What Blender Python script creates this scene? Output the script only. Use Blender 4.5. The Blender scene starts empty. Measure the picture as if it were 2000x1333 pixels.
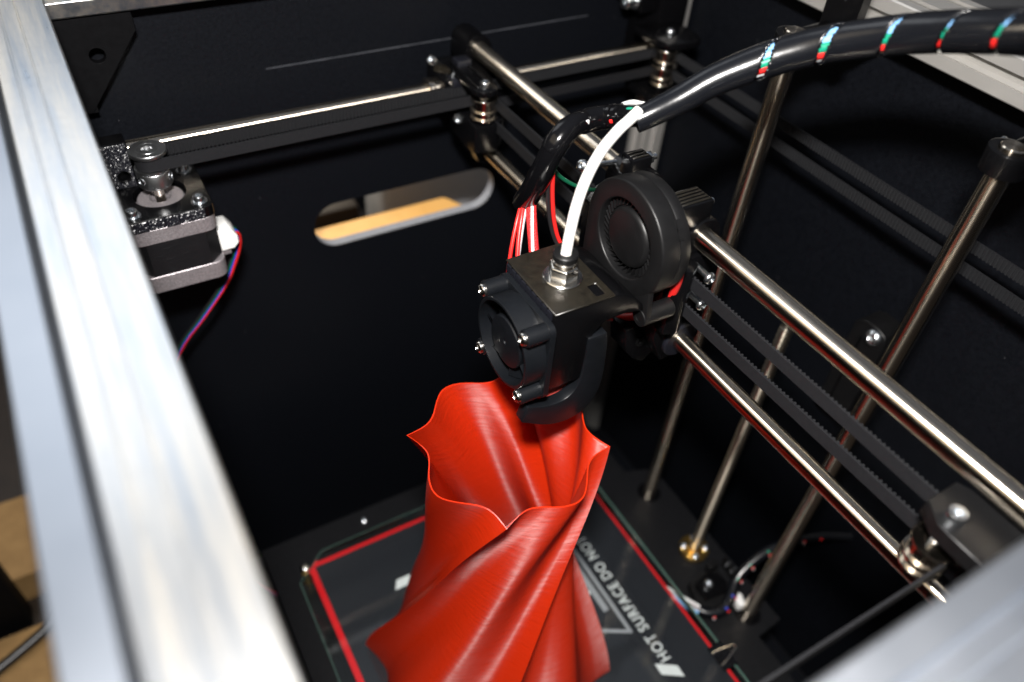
import bpy, bmesh, math, random
from mathutils import Vector, Matrix, Quaternion
random.seed(7)
PI = math.pi
scene = bpy.context.scene
COL = scene.collection
MM = 0.001
Z0 = 700.0            # all lengths below are millimetres, measured from the lens; the world floor is 700 mm lower


def W(p):
    return Vector((p[0] * MM, p[1] * MM, (p[2] + Z0) * MM))


# ------------------------------------------------------------------ camera
cd = bpy.data.cameras.new('camera')
cam = bpy.data.objects.new('camera', cd)
COL.objects.link(cam)
right = Vector((0.864206, -0.498882, 0.065305))
down = Vector((-0.305001, -0.622675, -0.72059))
fwd = Vector((0.400153, 0.60282, -0.690279))
m = Matrix.Identity(4)
for i in range(3):
    m[i][0] = right[i]
    m[i][1] = -down[i]
    m[i][2] = -fwd[i]
m.translation = W((0, 0, 0))
cam.matrix_world = m
cd.sensor_width = 36
cd.lens = 27.355
cd.clip_start = 0.01
cd.clip_end = 50
cd.dof.use_dof = True
cd.dof.focus_distance = 0.335
cd.dof.aperture_fstop = 4.9
cd.dof.aperture_blades = 7
scene.camera = cam

# ------------------------------------------------------------------ world: a dim room
world = bpy.data.worlds.new('World')
scene.world = world
world.use_nodes = True
nt = world.node_tree
bg = nt.nodes['Background']
tc = nt.nodes.new('ShaderNodeTexCoord')
sx = nt.nodes.new('ShaderNodeSeparateXYZ')
rp = nt.nodes.new('ShaderNodeValToRGB')
mr = nt.nodes.new('ShaderNodeMapRange')
mr.inputs['From Min'].default_value = -1
mr.inputs['From Max'].default_value = 1
nt.links.new(tc.outputs['Generated'], sx.inputs[0])
nt.links.new(sx.outputs['Z'], mr.inputs['Value'])
nt.links.new(mr.outputs[0], rp.inputs[0])
nt.links.new(rp.outputs[0], bg.inputs[0])
e = rp.color_ramp.elements
e[0].position = 0.35
e[0].color = (0.016, 0.013, 0.011, 1)
e[1].position = 0.98
e[1].color = (0.27, 0.30, 0.36, 1)
q = e.new(0.6)
q.color = (0.05, 0.044, 0.038, 1)
bg.inputs['Strength'].default_value = 0.6


# ------------------------------------------------------------------ lamps: the camera's flash, the room's light and one added fill
def area_light(name, loc, aim, sx_, sy_, power, color, up=None):
    ld = bpy.data.lights.new(name, 'AREA')
    ld.shape = 'RECTANGLE'
    ld.size = sx_ * MM
    ld.size_y = sy_ * MM
    ld.energy = power
    ld.color = color
    o = bpy.data.objects.new(name, ld)
    COL.objects.link(o)
    o.location = W(loc)
    d = (W(aim) - W(loc)).normalized()
    o.rotation_euler = d.to_track_quat('-Z', 'Y').to_euler()
    return o


area_light('camera_flash', (-3, 8, 98), (150, 215, -255), 44, 24, 6.0, (1.0, 0.965, 0.93))
area_light('room_lamp', (-760, 120, 560), (150, 180, -150), 1500, 500, 3.0, (1.0, 0.84, 0.62))
area_light('lamp_across_room', (-130, 1320, 780), (0, 200, -130), 620, 800, 2.9, (0.93, 0.96, 1.0))
area_light('added_fill_behind_printer', (150, 760, -180), (170, 500, -370), 300, 120, 1.1, (1.0, 0.86, 0.66))  # added fill, hidden by the panel, brightens what the hand hole shows

scene.view_settings.view_transform = 'Standard'
scene.view_settings.look = 'None'
scene.view_settings.exposure = 0.0
scene.view_settings.gamma = 1.0
scene.render.engine = 'CYCLES'
scene.cycles.max_bounces = 8
scene.cycles.caustics_reflective = False
scene.cycles.caustics_refractive = False
scene.cycles.use_denoising = True


# ------------------------------------------------------------------ materials
def mat(name, color, rough=0.5, metal=0.0, spec=0.5, noise=None, bumps=(), var=None, emit=None, coat=0.0, aniso=0.0, sss=0.0, rough_var=0.0):
    """noise: (scale per m, dark colour, light colour, detail); bumps: list of (kind, scale, height mm, axis)"""
    mt = bpy.data.materials.new(name)
    mt.use_nodes = True
    t = mt.node_tree
    b = t.nodes['Principled BSDF']
    b.inputs['Base Color'].default_value = (*color, 1)
    b.inputs['Roughness'].default_value = rough
    b.inputs['Metallic'].default_value = metal
    b.inputs['Specular IOR Level'].default_value = spec
    b.inputs['Coat Weight'].default_value = coat
    b.inputs['Anisotropic'].default_value = aniso
    if sss:
        b.inputs['Subsurface Weight'].default_value = sss
        b.inputs['Subsurface Scale'].default_value = 0.002
        b.inputs['Subsurface Radius'].default_value = (1.0, 0.25, 0.1)
    co = t.nodes.new('ShaderNodeTexCoord')
    if noise:
        n = t.nodes.new('ShaderNodeTexNoise')
        n.inputs['Scale'].default_value = noise[0]
        n.inputs['Detail'].default_value = noise[3] if len(noise) > 3 else 6
        n.inputs['Roughness'].default_value = 0.7
        t.links.new(co.outputs['Object'], n.inputs['Vector'])
        r = t.nodes.new('ShaderNodeValToRGB')
        r.color_ramp.elements[0].position = 0.3
        r.color_ramp.elements[1].position = 0.72
        r.color_ramp.elements[0].color = (*noise[1], 1)
        r.color_ramp.elements[1].color = (*noise[2], 1)
        t.links.new(n.outputs['Fac'], r.inputs[0])
        t.links.new(r.outputs[0], b.inputs['Base Color'])
        if rough_var:
            ma = t.nodes.new('ShaderNodeMapRange')
            ma.inputs['To Min'].default_value = rough - rough_var
            ma.inputs['To Max'].default_value = rough + rough_var
            t.links.new(n.outputs['Fac'], ma.inputs['Value'])
            t.links.new(ma.outputs[0], b.inputs['Roughness'])
    prev = None
    for kind, sc, h, ax in bumps:
        mp = t.nodes.new('ShaderNodeMapping')
        mp.inputs['Scale'].default_value = ax
        t.links.new(co.outputs['Object'], mp.inputs['Vector'])
        if kind == 'noise':
            n = t.nodes.new('ShaderNodeTexNoise')
            n.inputs['Scale'].default_value = sc
            n.inputs['Detail'].default_value = 3
            out = n.outputs['Fac']
        elif kind == 'wave':
            n = t.nodes.new('ShaderNodeTexWave')
            n.wave_type = 'BANDS'
            n.bands_direction = 'Z'
            n.inputs['Scale'].default_value = sc
            n.inputs['Distortion'].default_value = 0.6
            n.inputs['Detail'].default_value = 1
            n.inputs['Detail Scale'].default_value = 0.3
            out = n.outputs['Fac']
        else:
            n = t.nodes.new('ShaderNodeTexVoronoi')
            n.inputs['Scale'].default_value = sc
            out = n.outputs['Distance']
        t.links.new(mp.outputs[0], n.inputs['Vector'])
        bu = t.nodes.new('ShaderNodeBump')
        bu.inputs['Strength'].default_value = 1.0
        bu.inputs['Distance'].default_value = h * MM
        t.links.new(out, bu.inputs['Height'])
        if prev:
            t.links.new(prev.outputs[0], bu.inputs['Normal'])
        prev = bu
    if prev:
        t.links.new(prev.outputs[0], b.inputs['Normal'])
    if emit:
        b.inputs['Emission Color'].default_value = (*emit[0], 1)
        b.inputs['Emission Strength'].default_value = emit[1]
    return mt


ONE = (1, 1, 1)
M = {}
M['panel'] = mat('black_laminate', (0.0035, 0.0042, 0.006), 0.5, 0, 0.14, noise=(520, (0.0010, 0.0013, 0.0023), (0.0052, 0.0062, 0.0088), 10), bumps=[('noise', 700, 0.09, ONE)])
M['panel_core'] = mat('grey_board_core', (0.22, 0.235, 0.265), 0.7, noise=(300, (0.19, 0.20, 0.225), (0.25, 0.265, 0.30)))
def add_specks(mt):
    """a few specks of dust and short pale marks on a dark board"""
    t = mt.node_tree
    b = t.nodes['Principled BSDF']
    co = [n for n in t.nodes if n.type == 'TEX_COORD'][0]
    v = t.nodes.new('ShaderNodeTexVoronoi'); v.inputs['Scale'].default_value = 60
    t.links.new(co.outputs['Object'], v.inputs['Vector'])
    lt = t.nodes.new('ShaderNodeMath'); lt.operation = 'LESS_THAN'; lt.inputs[1].default_value = 0.022
    t.links.new(v.outputs['Distance'], lt.inputs[0])
    se = t.nodes.new('ShaderNodeSeparateColor')
    t.links.new(v.outputs['Color'], se.inputs[0])
    k = t.nodes.new('ShaderNodeMath'); k.operation = 'MULTIPLY'
    t.links.new(lt.outputs[0], k.inputs[0]); t.links.new(se.outputs[0], k.inputs[1])
    src = b.inputs['Base Color'].links[0].from_socket
    mx = t.nodes.new('ShaderNodeMix'); mx.data_type = 'RGBA'
    t.links.new(k.outputs[0], mx.inputs[0]); t.links.new(src, mx.inputs[6])
    mx.inputs[7].default_value = (0.10, 0.10, 0.11, 1)
    t.links.new(mx.outputs[2], b.inputs['Base Color'])


add_specks(M['panel'])
M['print_gloss'] = mat('black_printed_plastic', (0.0022, 0.0022, 0.0026), 0.22, 0, 0.32, bumps=[('wave', 420, 0.02, ONE), ('noise', 700, 0.06, ONE)])
M['print_rough'] = mat('black_printed_rough', (0.006, 0.0065, 0.010), 0.36, 0, 0.7)
M['print_top'] = mat('black_printed_sheen_tint', (0.012, 0.010, 0.008), 0.34, 0, 0.6, noise=(380, (0.004, 0.0033, 0.0022), (0.013, 0.0108, 0.007), 8), bumps=[('noise', 500, 0.07, (0.25, 3, 1))])  # brown tint paints a warm sheen into the black plastic
M['satin'] = mat('black_moulded_plastic', (0.005, 0.005, 0.0055), 0.42, 0, 0.28, noise=(160, (0.0032, 0.0032, 0.0035), (0.0056, 0.0056, 0.006), 8), bumps=[('noise', 1400, 0.02, ONE)])
M['satin_blue'] = mat('black_moulded_fan_plastic', (0.007, 0.008, 0.010), 0.38, 0, 0.32, noise=(200, (0.0027, 0.0034, 0.0045), (0.0046, 0.0054, 0.007), 8), bumps=[('noise', 1500, 0.02, ONE)])
M['dark'] = mat('matt_black', (0.0028, 0.0028, 0.0033), 0.6, 0, 0.07, noise=(300, (0.0018, 0.0018, 0.0022), (0.0038, 0.0038, 0.0044)))
M['gloss_black'] = mat('glossy_black_sleeve', (0.0025, 0.0025, 0.003), 0.15, 0, 0.35, bumps=[('noise', 90, 0.4, ONE)])
M['wrap'] = mat('black_polyethylene_wrap', (0.004, 0.0045, 0.006), 0.24, 0, 0.5, bumps=[('noise', 120, 0.12, ONE)])
M['belt'] = mat('black_rubber_belt', (0.011, 0.0112, 0.013), 0.62, 0, 0.25, noise=(900, (0.0065, 0.0067, 0.008), (0.0105, 0.0108, 0.0125)))
M['tooth'] = mat('black_belt_teeth', (0.009, 0.0095, 0.011), 0.7, 0, 0.25)
M['chrome'] = mat('polished_steel', (0.70, 0.655, 0.58), 0.16, 1.0, noise=(60, (0.66, 0.615, 0.54), (0.73, 0.69, 0.62)))


def ground_rod(name, axis, color, rough, aniso):
    mt = mat(name, color, rough, 1.0, aniso=aniso, noise=(50, tuple(c * 0.93 for c in color), tuple(min(1, c * 1.05) for c in color)))
    t = mt.node_tree
    tg = t.nodes.new('ShaderNodeTangent')
    tg.direction_type = 'RADIAL'
    tg.axis = axis
    t.links.new(tg.outputs[0], t.nodes['Principled BSDF'].inputs['Tangent'])
    t.nodes['Principled BSDF'].inputs['Anisotropic Rotation'].default_value = 0.25
    return mt


M['screw_steel'] = ground_rod('bright_screw_steel', 'Z', (0.80, 0.72, 0.58), 0.34, 0.93)
for ax_ in 'XYZ':
    M['rod' + ax_] = ground_rod('ground_steel_' + ax_.lower(), ax_, (0.78, 0.69, 0.565), *((0.20, 0.90) if ax_ == 'Z' else (0.25, 0.95)))
M['steel'] = mat('zinc_plated_steel', (0.66, 0.69, 0.72), 0.26, 1.0, bumps=[('noise', 900, 0.05, ONE)])
M['nickel'] = mat('nickel_plate', (0.72, 0.70, 0.66), 0.18, 1.0, bumps=[('noise', 600, 0.03, ONE)])
M['bearing'] = mat('bearing_steel', (0.66, 0.60, 0.52), 0.17, 1.0)
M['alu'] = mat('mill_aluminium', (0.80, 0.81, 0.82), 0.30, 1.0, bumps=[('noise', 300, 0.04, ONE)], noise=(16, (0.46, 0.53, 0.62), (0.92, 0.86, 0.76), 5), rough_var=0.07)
_t = M['alu'].node_tree                                  # streaks and smudges run along the bar; cream and blue tints paint in reflections
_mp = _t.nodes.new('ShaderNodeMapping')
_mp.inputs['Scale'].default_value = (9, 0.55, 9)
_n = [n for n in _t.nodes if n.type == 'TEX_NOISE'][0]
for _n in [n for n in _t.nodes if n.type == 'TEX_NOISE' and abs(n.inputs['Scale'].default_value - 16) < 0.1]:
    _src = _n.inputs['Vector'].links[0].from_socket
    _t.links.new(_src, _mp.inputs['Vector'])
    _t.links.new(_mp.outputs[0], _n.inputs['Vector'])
M['alu_matt'] = mat('matt_aluminium', (0.62, 0.60, 0.57), 0.45, 0.75, bumps=[('noise', 300, 0.04, ONE)], noise=(16, (0.56, 0.55, 0.53), (0.68, 0.66, 0.62), 3), rough_var=0.05)
M['alu_plain'] = mat('grey_mill_aluminium', (0.62, 0.66, 0.72), 0.37, 1.0, bumps=[('noise', 300, 0.04, ONE)], noise=(14, (0.56, 0.60, 0.66), (0.68, 0.71, 0.76), 3), rough_var=0.05)
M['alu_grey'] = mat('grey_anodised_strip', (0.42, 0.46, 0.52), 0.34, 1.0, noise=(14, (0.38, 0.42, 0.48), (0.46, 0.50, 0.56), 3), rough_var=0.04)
M['alu_turned'] = mat('turned_aluminium', (0.60, 0.61, 0.62), 0.3, 1.0, bumps=[('noise', 700, 0.03, ONE)])
M['motor_cap'] = mat('cast_motor_cap', (0.30, 0.275, 0.29), 0.40, 0.55, bumps=[('noise', 1500, 0.2, ONE)], noise=(1400, (0.20, 0.18, 0.19), (0.40, 0.37, 0.385), 3))
M['motor_body'] = mat('black_laminations', (0.005, 0.005, 0.006), 0.45, 0, 0.4, bumps=[('noise', 500, 0.2, (0.2, 0.2, 6))])
M['brass'] = mat('brass', (0.72, 0.46, 0.13), 0.28, 1.0, bumps=[('noise', 500, 0.04, ONE)])
M['white'] = mat('white_nylon', (0.80, 0.80, 0.78), 0.4, 0, 0.5)
M['ptfe'] = mat('white_ptfe', (0.60, 0.59, 0.565), 0.36, 0, 0.45, sss=0.1)
M['red_wire'] = mat('red_silicone_wire', (0.62, 0.018, 0.016), 0.38)
M['red_braid'] = mat('red_glass_fibre_sleeve', (0.60, 0.02, 0.022), 0.6, bumps=[('voronoi', 1300, 0.4, ONE)])
M['black_wire'] = mat('black_wire', (0.012, 0.012, 0.013), 0.35)
M['white_wire'] = mat('white_wire', (0.66, 0.66, 0.66), 0.4)
M['grey_wire'] = mat('grey_wire', (0.36, 0.36, 0.38), 0.4)
M['blue_wire'] = mat('pale_blue_wire', (0.20, 0.42, 0.72), 0.4)
M['navy_wire'] = mat('blue_wire', (0.02, 0.05, 0.42), 0.4)
M['green_wire'] = mat('green_wire', (0.004, 0.22, 0.13), 0.4)
M['dark_green'] = mat('dark_green_wire', (0.003, 0.075, 0.035), 0.4)
M['brown_wire'] = mat('brown_wire', (0.10, 0.035, 0.015), 0.45)
M['sock'] = mat('red_silicone_sock', (0.62, 0.085, 0.07), 0.5)
M['pcb_red'] = mat('red_solder_mask', (0.66, 0.011, 0.016), 0.32, 0, 0.5)
M['sheet'] = mat('black_build_sheet', (0.017, 0.018, 0.022), 0.5, 0, 0.3, noise=(900, (0.0095, 0.010, 0.0145), (0.017, 0.018, 0.0235)), bumps=[('noise', 1500, 0.06, ONE)])
M['ink'] = mat('white_ink', (0.72, 0.72, 0.74), 0.6)
M['ink_grey'] = mat('grey_ink', (0.30, 0.30, 0.33), 0.6)
M['platform'] = mat('black_platform', (0.005, 0.005, 0.006), 0.5, 0, 0.2, noise=(300, (0.0035, 0.0038, 0.0046), (0.0068, 0.007, 0.0082)))
M['wood'] = mat('pine_wood', (0.72, 0.40, 0.11), 0.55, bumps=[('noise', 60, 0.3, (0.05, 1, 1))], noise=(30, (0.66, 0.35, 0.085), (0.80, 0.46, 0.14)))
M['card'] = mat('brown_cardboard', (0.24, 0.14, 0.05), 0.75, noise=(60, (0.20, 0.115, 0.04), (0.28, 0.17, 0.065)))
M['table'] = mat('dark_brown_table', (0.018, 0.011, 0.007), 0.5, noise=(40, (0.012, 0.008, 0.005), (0.025, 0.016, 0.01)))
M['grey_wall'] = mat('grey_plaster', (0.40, 0.41, 0.43), 0.8, noise=(20, (0.37, 0.38, 0.40), (0.44, 0.45, 0.47)))
M['glass_edge'] = mat('green_glass_edge', (0.06, 0.11, 0.09), 0.25, 0, 0.6)


def red_filament():
    mt = mat('red_filament', (0.62, 0.031, 0.005), 0.435, 0, 0.5, sss=0.0)
    t = mt.node_tree
    b = t.nodes['Principled BSDF']
    co = t.nodes.new('ShaderNodeTexCoord')
    se = t.nodes.new('ShaderNodeSeparateXYZ')
    t.links.new(co.outputs['Object'], se.inputs[0])
    # printed layers: fine ridges 0.45 mm apart, each a little different
    k = t.nodes.new('ShaderNodeMath'); k.operation = 'MULTIPLY'; k.inputs[1].default_value = 2 * PI / 0.00095
    t.links.new(se.outputs['Z'], k.inputs[0])
    s = t.nodes.new('ShaderNodeMath'); s.operation = 'SINE'
    t.links.new(k.outputs[0], s.inputs[0])
    mp = t.nodes.new('ShaderNodeMapping'); mp.inputs['Scale'].default_value = (110, 110, 720)
    t.links.new(co.outputs['Object'], mp.inputs['Vector'])
    n = t.nodes.new('ShaderNodeTexNoise'); n.inputs['Scale'].default_value = 1.0; n.inputs['Detail'].default_value = 3
    t.links.new(mp.outputs[0], n.inputs['Vector'])
    ad = t.nodes.new('ShaderNodeMath'); ad.operation = 'MULTIPLY_ADD'; ad.inputs[1].default_value = 0.07
    t.links.new(s.outputs[0], ad.inputs[0])
    t.links.new(n.outputs['Fac'], ad.inputs[2])
    bu = t.nodes.new('ShaderNodeBump'); bu.inputs['Strength'].default_value = 1.0; bu.inputs['Distance'].default_value = 0.00026
    t.links.new(ad.outputs[0], bu.inputs['Height'])
    t.links.new(bu.outputs[0], b.inputs['Normal'])
    # the rounded beads of the layers spread gloss up and down the wall, hardly sideways
    tg = t.nodes.new('ShaderNodeTangent'); tg.direction_type = 'RADIAL'; tg.axis = 'Z'
    t.links.new(tg.outputs[0], b.inputs['Tangent'])
    b.inputs['Anisotropic'].default_value = 1.0
    b.inputs['IOR'].default_value = 1.6
    b.inputs['Anisotropic Rotation'].default_value = 0.25
    sp = t.nodes.new('ShaderNodeMapRange')
    sp.inputs['From Min'].default_value = 0.3; sp.inputs['From Max'].default_value = 0.7
    sp.inputs['To Min'].default_value = 0.45; sp.inputs['To Max'].default_value = 1.0
    t.links.new(n.outputs['Fac'], sp.inputs['Value'])
    t.links.new(sp.outputs[0], b.inputs['Specular IOR Level'])
    # a little light comes through the thin wall
    tr = t.nodes.new('ShaderNodeBsdfTranslucent'); tr.inputs['Color'].default_value = (0.85, 0.05, 0.008, 1)
    mx = t.nodes.new('ShaderNodeMixShader'); mx.inputs[0].default_value = 0.36
    out = t.nodes['Material Output']
    t.links.new(b.outputs[0], mx.inputs[1])
    t.links.new(tr.outputs[0], mx.inputs[2])
    t.links.new(mx.outputs[0], out.inputs['Surface'])
    return mt


M['filament'] = red_filament()


def thin_glass():
    mt = bpy.data.materials.new('clear_glass')
    mt.use_nodes = True
    t = mt.node_tree
    t.nodes.remove(t.nodes['Principled BSDF'])
    tr = t.nodes.new('ShaderNodeBsdfTransparent'); tr.inputs[0].default_value = (0.95, 0.97, 0.96, 1)
    gl = t.nodes.new('ShaderNodeBsdfGlossy'); gl.inputs['Roughness'].default_value = 0.04
    fr = t.nodes.new('ShaderNodeFresnel'); fr.inputs[0].default_value = 1.45
    mx = t.nodes.new('ShaderNodeMixShader')
    t.links.new(fr.outputs[0], mx.inputs[0])
    t.links.new(tr.outputs[0], mx.inputs[1])
    t.links.new(gl.outputs[0], mx.inputs[2])
    t.links.new(mx.outputs[0], t.nodes['Material Output'].inputs['Surface'])
    return mt


M['glass'] = thin_glass()


def back_panel_mat():
    mt = M['panel'].copy()
    mt.name = 'scratched_black_laminate'
    t = mt.node_tree
    b = t.nodes['Principled BSDF']
    co = [n for n in t.nodes if n.type == 'TEX_COORD'][0]
    se = t.nodes.new('ShaderNodeSeparateXYZ')
    t.links.new(co.outputs['Object'], se.inputs[0])

    def math_(op, a, bb=None, c=None):
        n = t.nodes.new('ShaderNodeMath'); n.operation = op
        for i, v in enumerate((a, bb, c)):
            if v is None:
                continue
            if isinstance(v, (int, float)):
                n.inputs[i].default_value = v
            else:
                t.links.new(v, n.inputs[i])
        return n.outputs[0]
    # one long pale scratch, level with the panel's top edge
    d = math_('ABSOLUTE', math_('SUBTRACT', se.outputs['Z'], SCRATCH_Z))
    line = math_('LESS_THAN', d, 0.00042)
    inx = math_('MULTIPLY', math_('GREATER_THAN', se.outputs['X'], SCRATCH_X0), math_('LESS_THAN', se.outputs['X'], SCRATCH_X1))
    n = t.nodes.new('ShaderNodeTexNoise'); n.inputs['Scale'].default_value = 70
    t.links.new(co.outputs['Object'], n.inputs['Vector'])
    fac = math_('MULTIPLY', math_('MULTIPLY', line, inx), math_('MULTIPLY', n.outputs['Fac'], 0.9))
    src = b.inputs['Base Color'].links[0].from_socket
    mix = t.nodes.new('ShaderNodeMix'); mix.data_type = 'RGBA'
    t.links.new(fac, mix.inputs[0])
    t.links.new(src, mix.inputs[6])
    mix.inputs[7].default_value = (0.10, 0.105, 0.12, 1)
    t.links.new(mix.outputs[2], b.inputs['Base Color'])
    return mt


SCRATCH_Z, SCRATCH_X0, SCRATCH_X1 = 0.0, 0.0, 1.0


# ------------------------------------------------------------------ mesh helpers
def frame_of(axis):
    a = Vector(axis).normalized()
    u = a.orthogonal().normalized() if abs(a.z) > 0.9 or True else None
    return a, u, a.cross(u)


class B:
    """collects simple shapes (mm) into one bmesh"""

    def __init__(self):
        self.bm = bmesh.new()

    def v(self, p):
        return self.bm.verts.new(Vector(p))

    def face(self, vs):
        try:
            return self.bm.faces.new(vs)
        except ValueError:
            return None

    def box(self, x0, x1, y0, y1, z0, z1):
        x0, x1 = min(x0, x1), max(x0, x1); y0, y1 = min(y0, y1), max(y0, y1); z0, z1 = min(z0, z1), max(z0, z1)
        c = [self.v((x, y, z)) for z in (z0, z1) for y in (y0, y1) for x in (x0, x1)]
        for f in ((0, 2, 3, 1), (4, 5, 7, 6), (0, 1, 5, 4), (2, 6, 7, 3), (1, 3, 7, 5), (0, 4, 6, 2)):
            self.face([c[i] for i in f])
        return self

    def cyl(self, p0, p1, r, seg=24, r2=None, cap=True):
        p0, p1 = Vector(p0), Vector(p1)
        r2 = r if r2 is None else r2
        a, u, w = frame_of(p1 - p0)
        ring = []
        for p, rad in ((p0, r), (p1, r2)):
            ring.append([self.v(p + (u * math.cos(t) + w * math.sin(t)) * rad) for t in (2 * PI * i / seg for i in range(seg))])
        for i in range(seg):
            j = (i + 1) % seg
            self.face((ring[0][i], ring[0][j], ring[1][j], ring[1][i]))
        if cap:
            self.face(list(reversed(ring[0])))
            self.face(ring[1])
        return self

    def lathe(self, o, axis, prof, seg=32, close=False, phase=0.0):
        """prof: (radius, height) pairs along the axis; r = 0 makes a pole"""
        o = Vector(o)
        a, u, w = frame_of(axis)
        rings = []
        for r, h in prof:
            if r < 1e-6:
                rings.append([self.v(o + a * h)])
            else:
                rings.append([self.v(o + a * h + (u * math.cos(t) + w * math.sin(t)) * r) for t in (phase + 2 * PI * i / seg for i in range(seg))])
        if close:
            rings.append(rings[0])
        for A, C in zip(rings, rings[1:]):
            if len(A) == 1 and len(C) == 1:
                continue
            for i in range(seg):
                j = (i + 1) % seg
                if len(A) == 1:
                    self.face((A[0], C[j], C[i]))
                elif len(C) == 1:
                    self.face((A[i], A[j], C[0]))
                else:
                    self.face((A[i], A[j], C[j], C[i]))
        return self

    def prism(self, poly, plane, a0, a1):
        """poly: 2D points; plane 'xy' | 'xz' | 'yz'; extruded between a0 and a1 on the third axis"""
        def P(q, a):
            return {'xy': (q[0], q[1], a), 'xz': (q[0], a, q[1]), 'yz': (a, q[0], q[1])}[plane]
        A = [self.v(P(q, a0)) for q in poly]
        C = [self.v(P(q, a1)) for q in poly]
        n = len(poly)
        for i in range(n):
            j = (i + 1) % n
            self.face((A[i], A[j], C[j], C[i]))
        self.face(list(reversed(A)))
        self.face(C)
        return self

    def plate_with_holes(self, outer, holes, plane, a0, a1):
        def P(q, a):
            return {'xy': (q[0], q[1], a), 'xz': (q[0], a, q[1]), 'yz': (a, q[0], q[1])}[plane]
        caps = []
        for a in (a0, a1):
            loops, edges = [], []
            for lp in [outer] + holes:
                vs = [self.v(P(q, a)) for q in lp]
                loops.append(vs)
                for i in range(len(vs)):
                    edges.append(self.bm.edges.new((vs[i], vs[(i + 1) % len(vs)])))
            bmesh.ops.triangle_fill(self.bm, use_beauty=True, edges=edges)
            caps.append(loops)
        for A, C in zip(*caps):
            for i in range(len(A)):
                j = (i + 1) % len(A)
                self.face((A[i], A[j], C[j], C[i]))
        return self

    def tube(self, pts, r, seg=12, sub=6, cap=True, radii=None):
        path = catmull(pts, sub)
        n = len(path)
        fr = transport(path)
        rings = []
        for k, (p, (u, w)) in enumerate(zip(path, fr)):
            rad = r if radii is None else radii(k / (n - 1))
            rings.append([self.v(p + (u * math.cos(t) + w * math.sin(t)) * rad) for t in (2 * PI * i / seg for i in range(seg))])
        for A, C in zip(rings, rings[1:]):
            for i in range(seg):
                j = (i + 1) % seg
                self.face((A[i], A[j], C[j], C[i]))
        if cap:
            self.face(list(reversed(rings[0])))
            self.face(rings[-1])
        return self

    def bevel(self, w, ang=35, seg=2):
        bmesh.ops.recalc_face_normals(self.bm, faces=self.bm.faces)
        ed = [e_ for e_ in self.bm.edges if len(e_.link_faces) == 2 and e_.calc_face_angle(0) > math.radians(ang)]
        bmesh.ops.bevel(self.bm, geom=ed, offset=w, segments=seg, profile=0.5, affect='EDGES', clamp_overlap=True)
        return self

    def mesh(self, name, origin=(0, 0, 0), angle=38):
        bm = self.bm
        bmesh.ops.recalc_face_normals(bm, faces=bm.faces)
        o = Vector(origin)
        for v in bm.verts:
            v.co = (v.co - o) * MM
        me = bpy.data.meshes.new(name)
        bm.to_mesh(me)
        bm.free()
        for p in me.polygons:
            p.use_smooth = True
        me.set_sharp_from_angle(angle=math.radians(angle))
        return me


def catmull(pts, sub):
    P = [Vector(p) for p in pts]
    if len(P) < 3 or sub <= 1:
        return P
    out = []
    for i in range(len(P) - 1):
        p0 = P[i - 1] if i else P[0] * 2 - P[1]
        p1, p2 = P[i], P[i + 1]
        p3 = P[i + 2] if i + 2 < len(P) else P[-1] * 2 - P[-2]
        for s in range(sub):
            t = s / sub
            out.append(0.5 * ((2 * p1) + (p2 - p0) * t + (2 * p0 - 5 * p1 + 4 * p2 - p3) * t * t + (3 * p1 - p0 - 3 * p2 + p3) * t ** 3))
    out.append(P[-1])
    return out


def transport(path):
    n = len(path)
    tang = [(path[min(i + 1, n - 1)] - path[max(i - 1, 0)]).normalized() for i in range(n)]
    ref = Vector((0, 0, 1)) if abs(tang[0].z) < 0.9 else Vector((1, 0, 0))
    u = (ref - tang[0] * ref.dot(tang[0])).normalized()
    fr = []
    for t in tang:
        u = (u - t * u.dot(t)).normalized()
        fr.append((u, t.cross(u)))
    return fr


def rrect(x0, x1, y0, y1, r, n=5):
    out = []
    for cx, cy, a in ((x1 - r, y1 - r, 0), (x0 + r, y1 - r, 90), (x0 + r, y0 + r, 180), (x1 - r, y0 + r, 270)):
        for i in range(n + 1):
            t = math.radians(a + 90 * i / n)
            out.append((cx + r * math.cos(t), cy + r * math.sin(t)))
    return out


def circle(cx, cy, r, n=32, rev=False):
    c = [(cx + r * math.cos(2 * PI * i / n), cy + r * math.sin(2 * PI * i / n)) for i in range(n)]
    return list(reversed(c)) if rev else c


# ------------------------------------------------------------------ object helpers
LOC = {}


def thing(name, label, cat, loc, group=None):
    o = bpy.data.objects.new(name, None)
    o.empty_display_size = 0.01
    COL.objects.link(o)
    o.location = W(loc)
    LOC[o.name] = Vector(loc)
    o['label'] = label
    o['category'] = cat
    if group:
        o['group'] = group
    return o


def part(name, b, material, parent, label=None, kind=None, angle=38):
    base = LOC[parent.name]
    o = bpy.data.objects.new(name, b.mesh(name, base, angle))
    o.data.materials.append(material)
    COL.objects.link(o)
    o.parent = parent
    LOC[o.name] = base
    if label:
        o['label'] = label
    if kind:
        o['kind'] = kind
    return o


def put(name, me, parent, loc, axis=(0, 0, 1), roll=0.0):
    """a copy of a small shared mesh whose own axis is +Z"""
    o = bpy.data.objects.new(name, me)
    COL.objects.link(o)
    o.parent = parent
    o.location = (Vector(loc) - LOC[parent.name]) * MM
    o.rotation_mode = 'QUATERNION'
    o.rotation_quaternion = Vector((0, 0, 1)).rotation_difference(Vector(axis).normalized()) @ Quaternion((0, 0, 1), roll)
    LOC[o.name] = Vector(loc)
    return o


def solo(name, b, material, label, cat, loc, group=None, angle=38):
    o = bpy.data.objects.new(name, b.mesh(name, loc, angle))
    o.data.materials.append(material)
    COL.objects.link(o)
    o.location = W(loc)
    LOC[o.name] = Vector(loc)
    o['label'] = label
    o['category'] = cat
    if group:
        o['group'] = group
    return o


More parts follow.
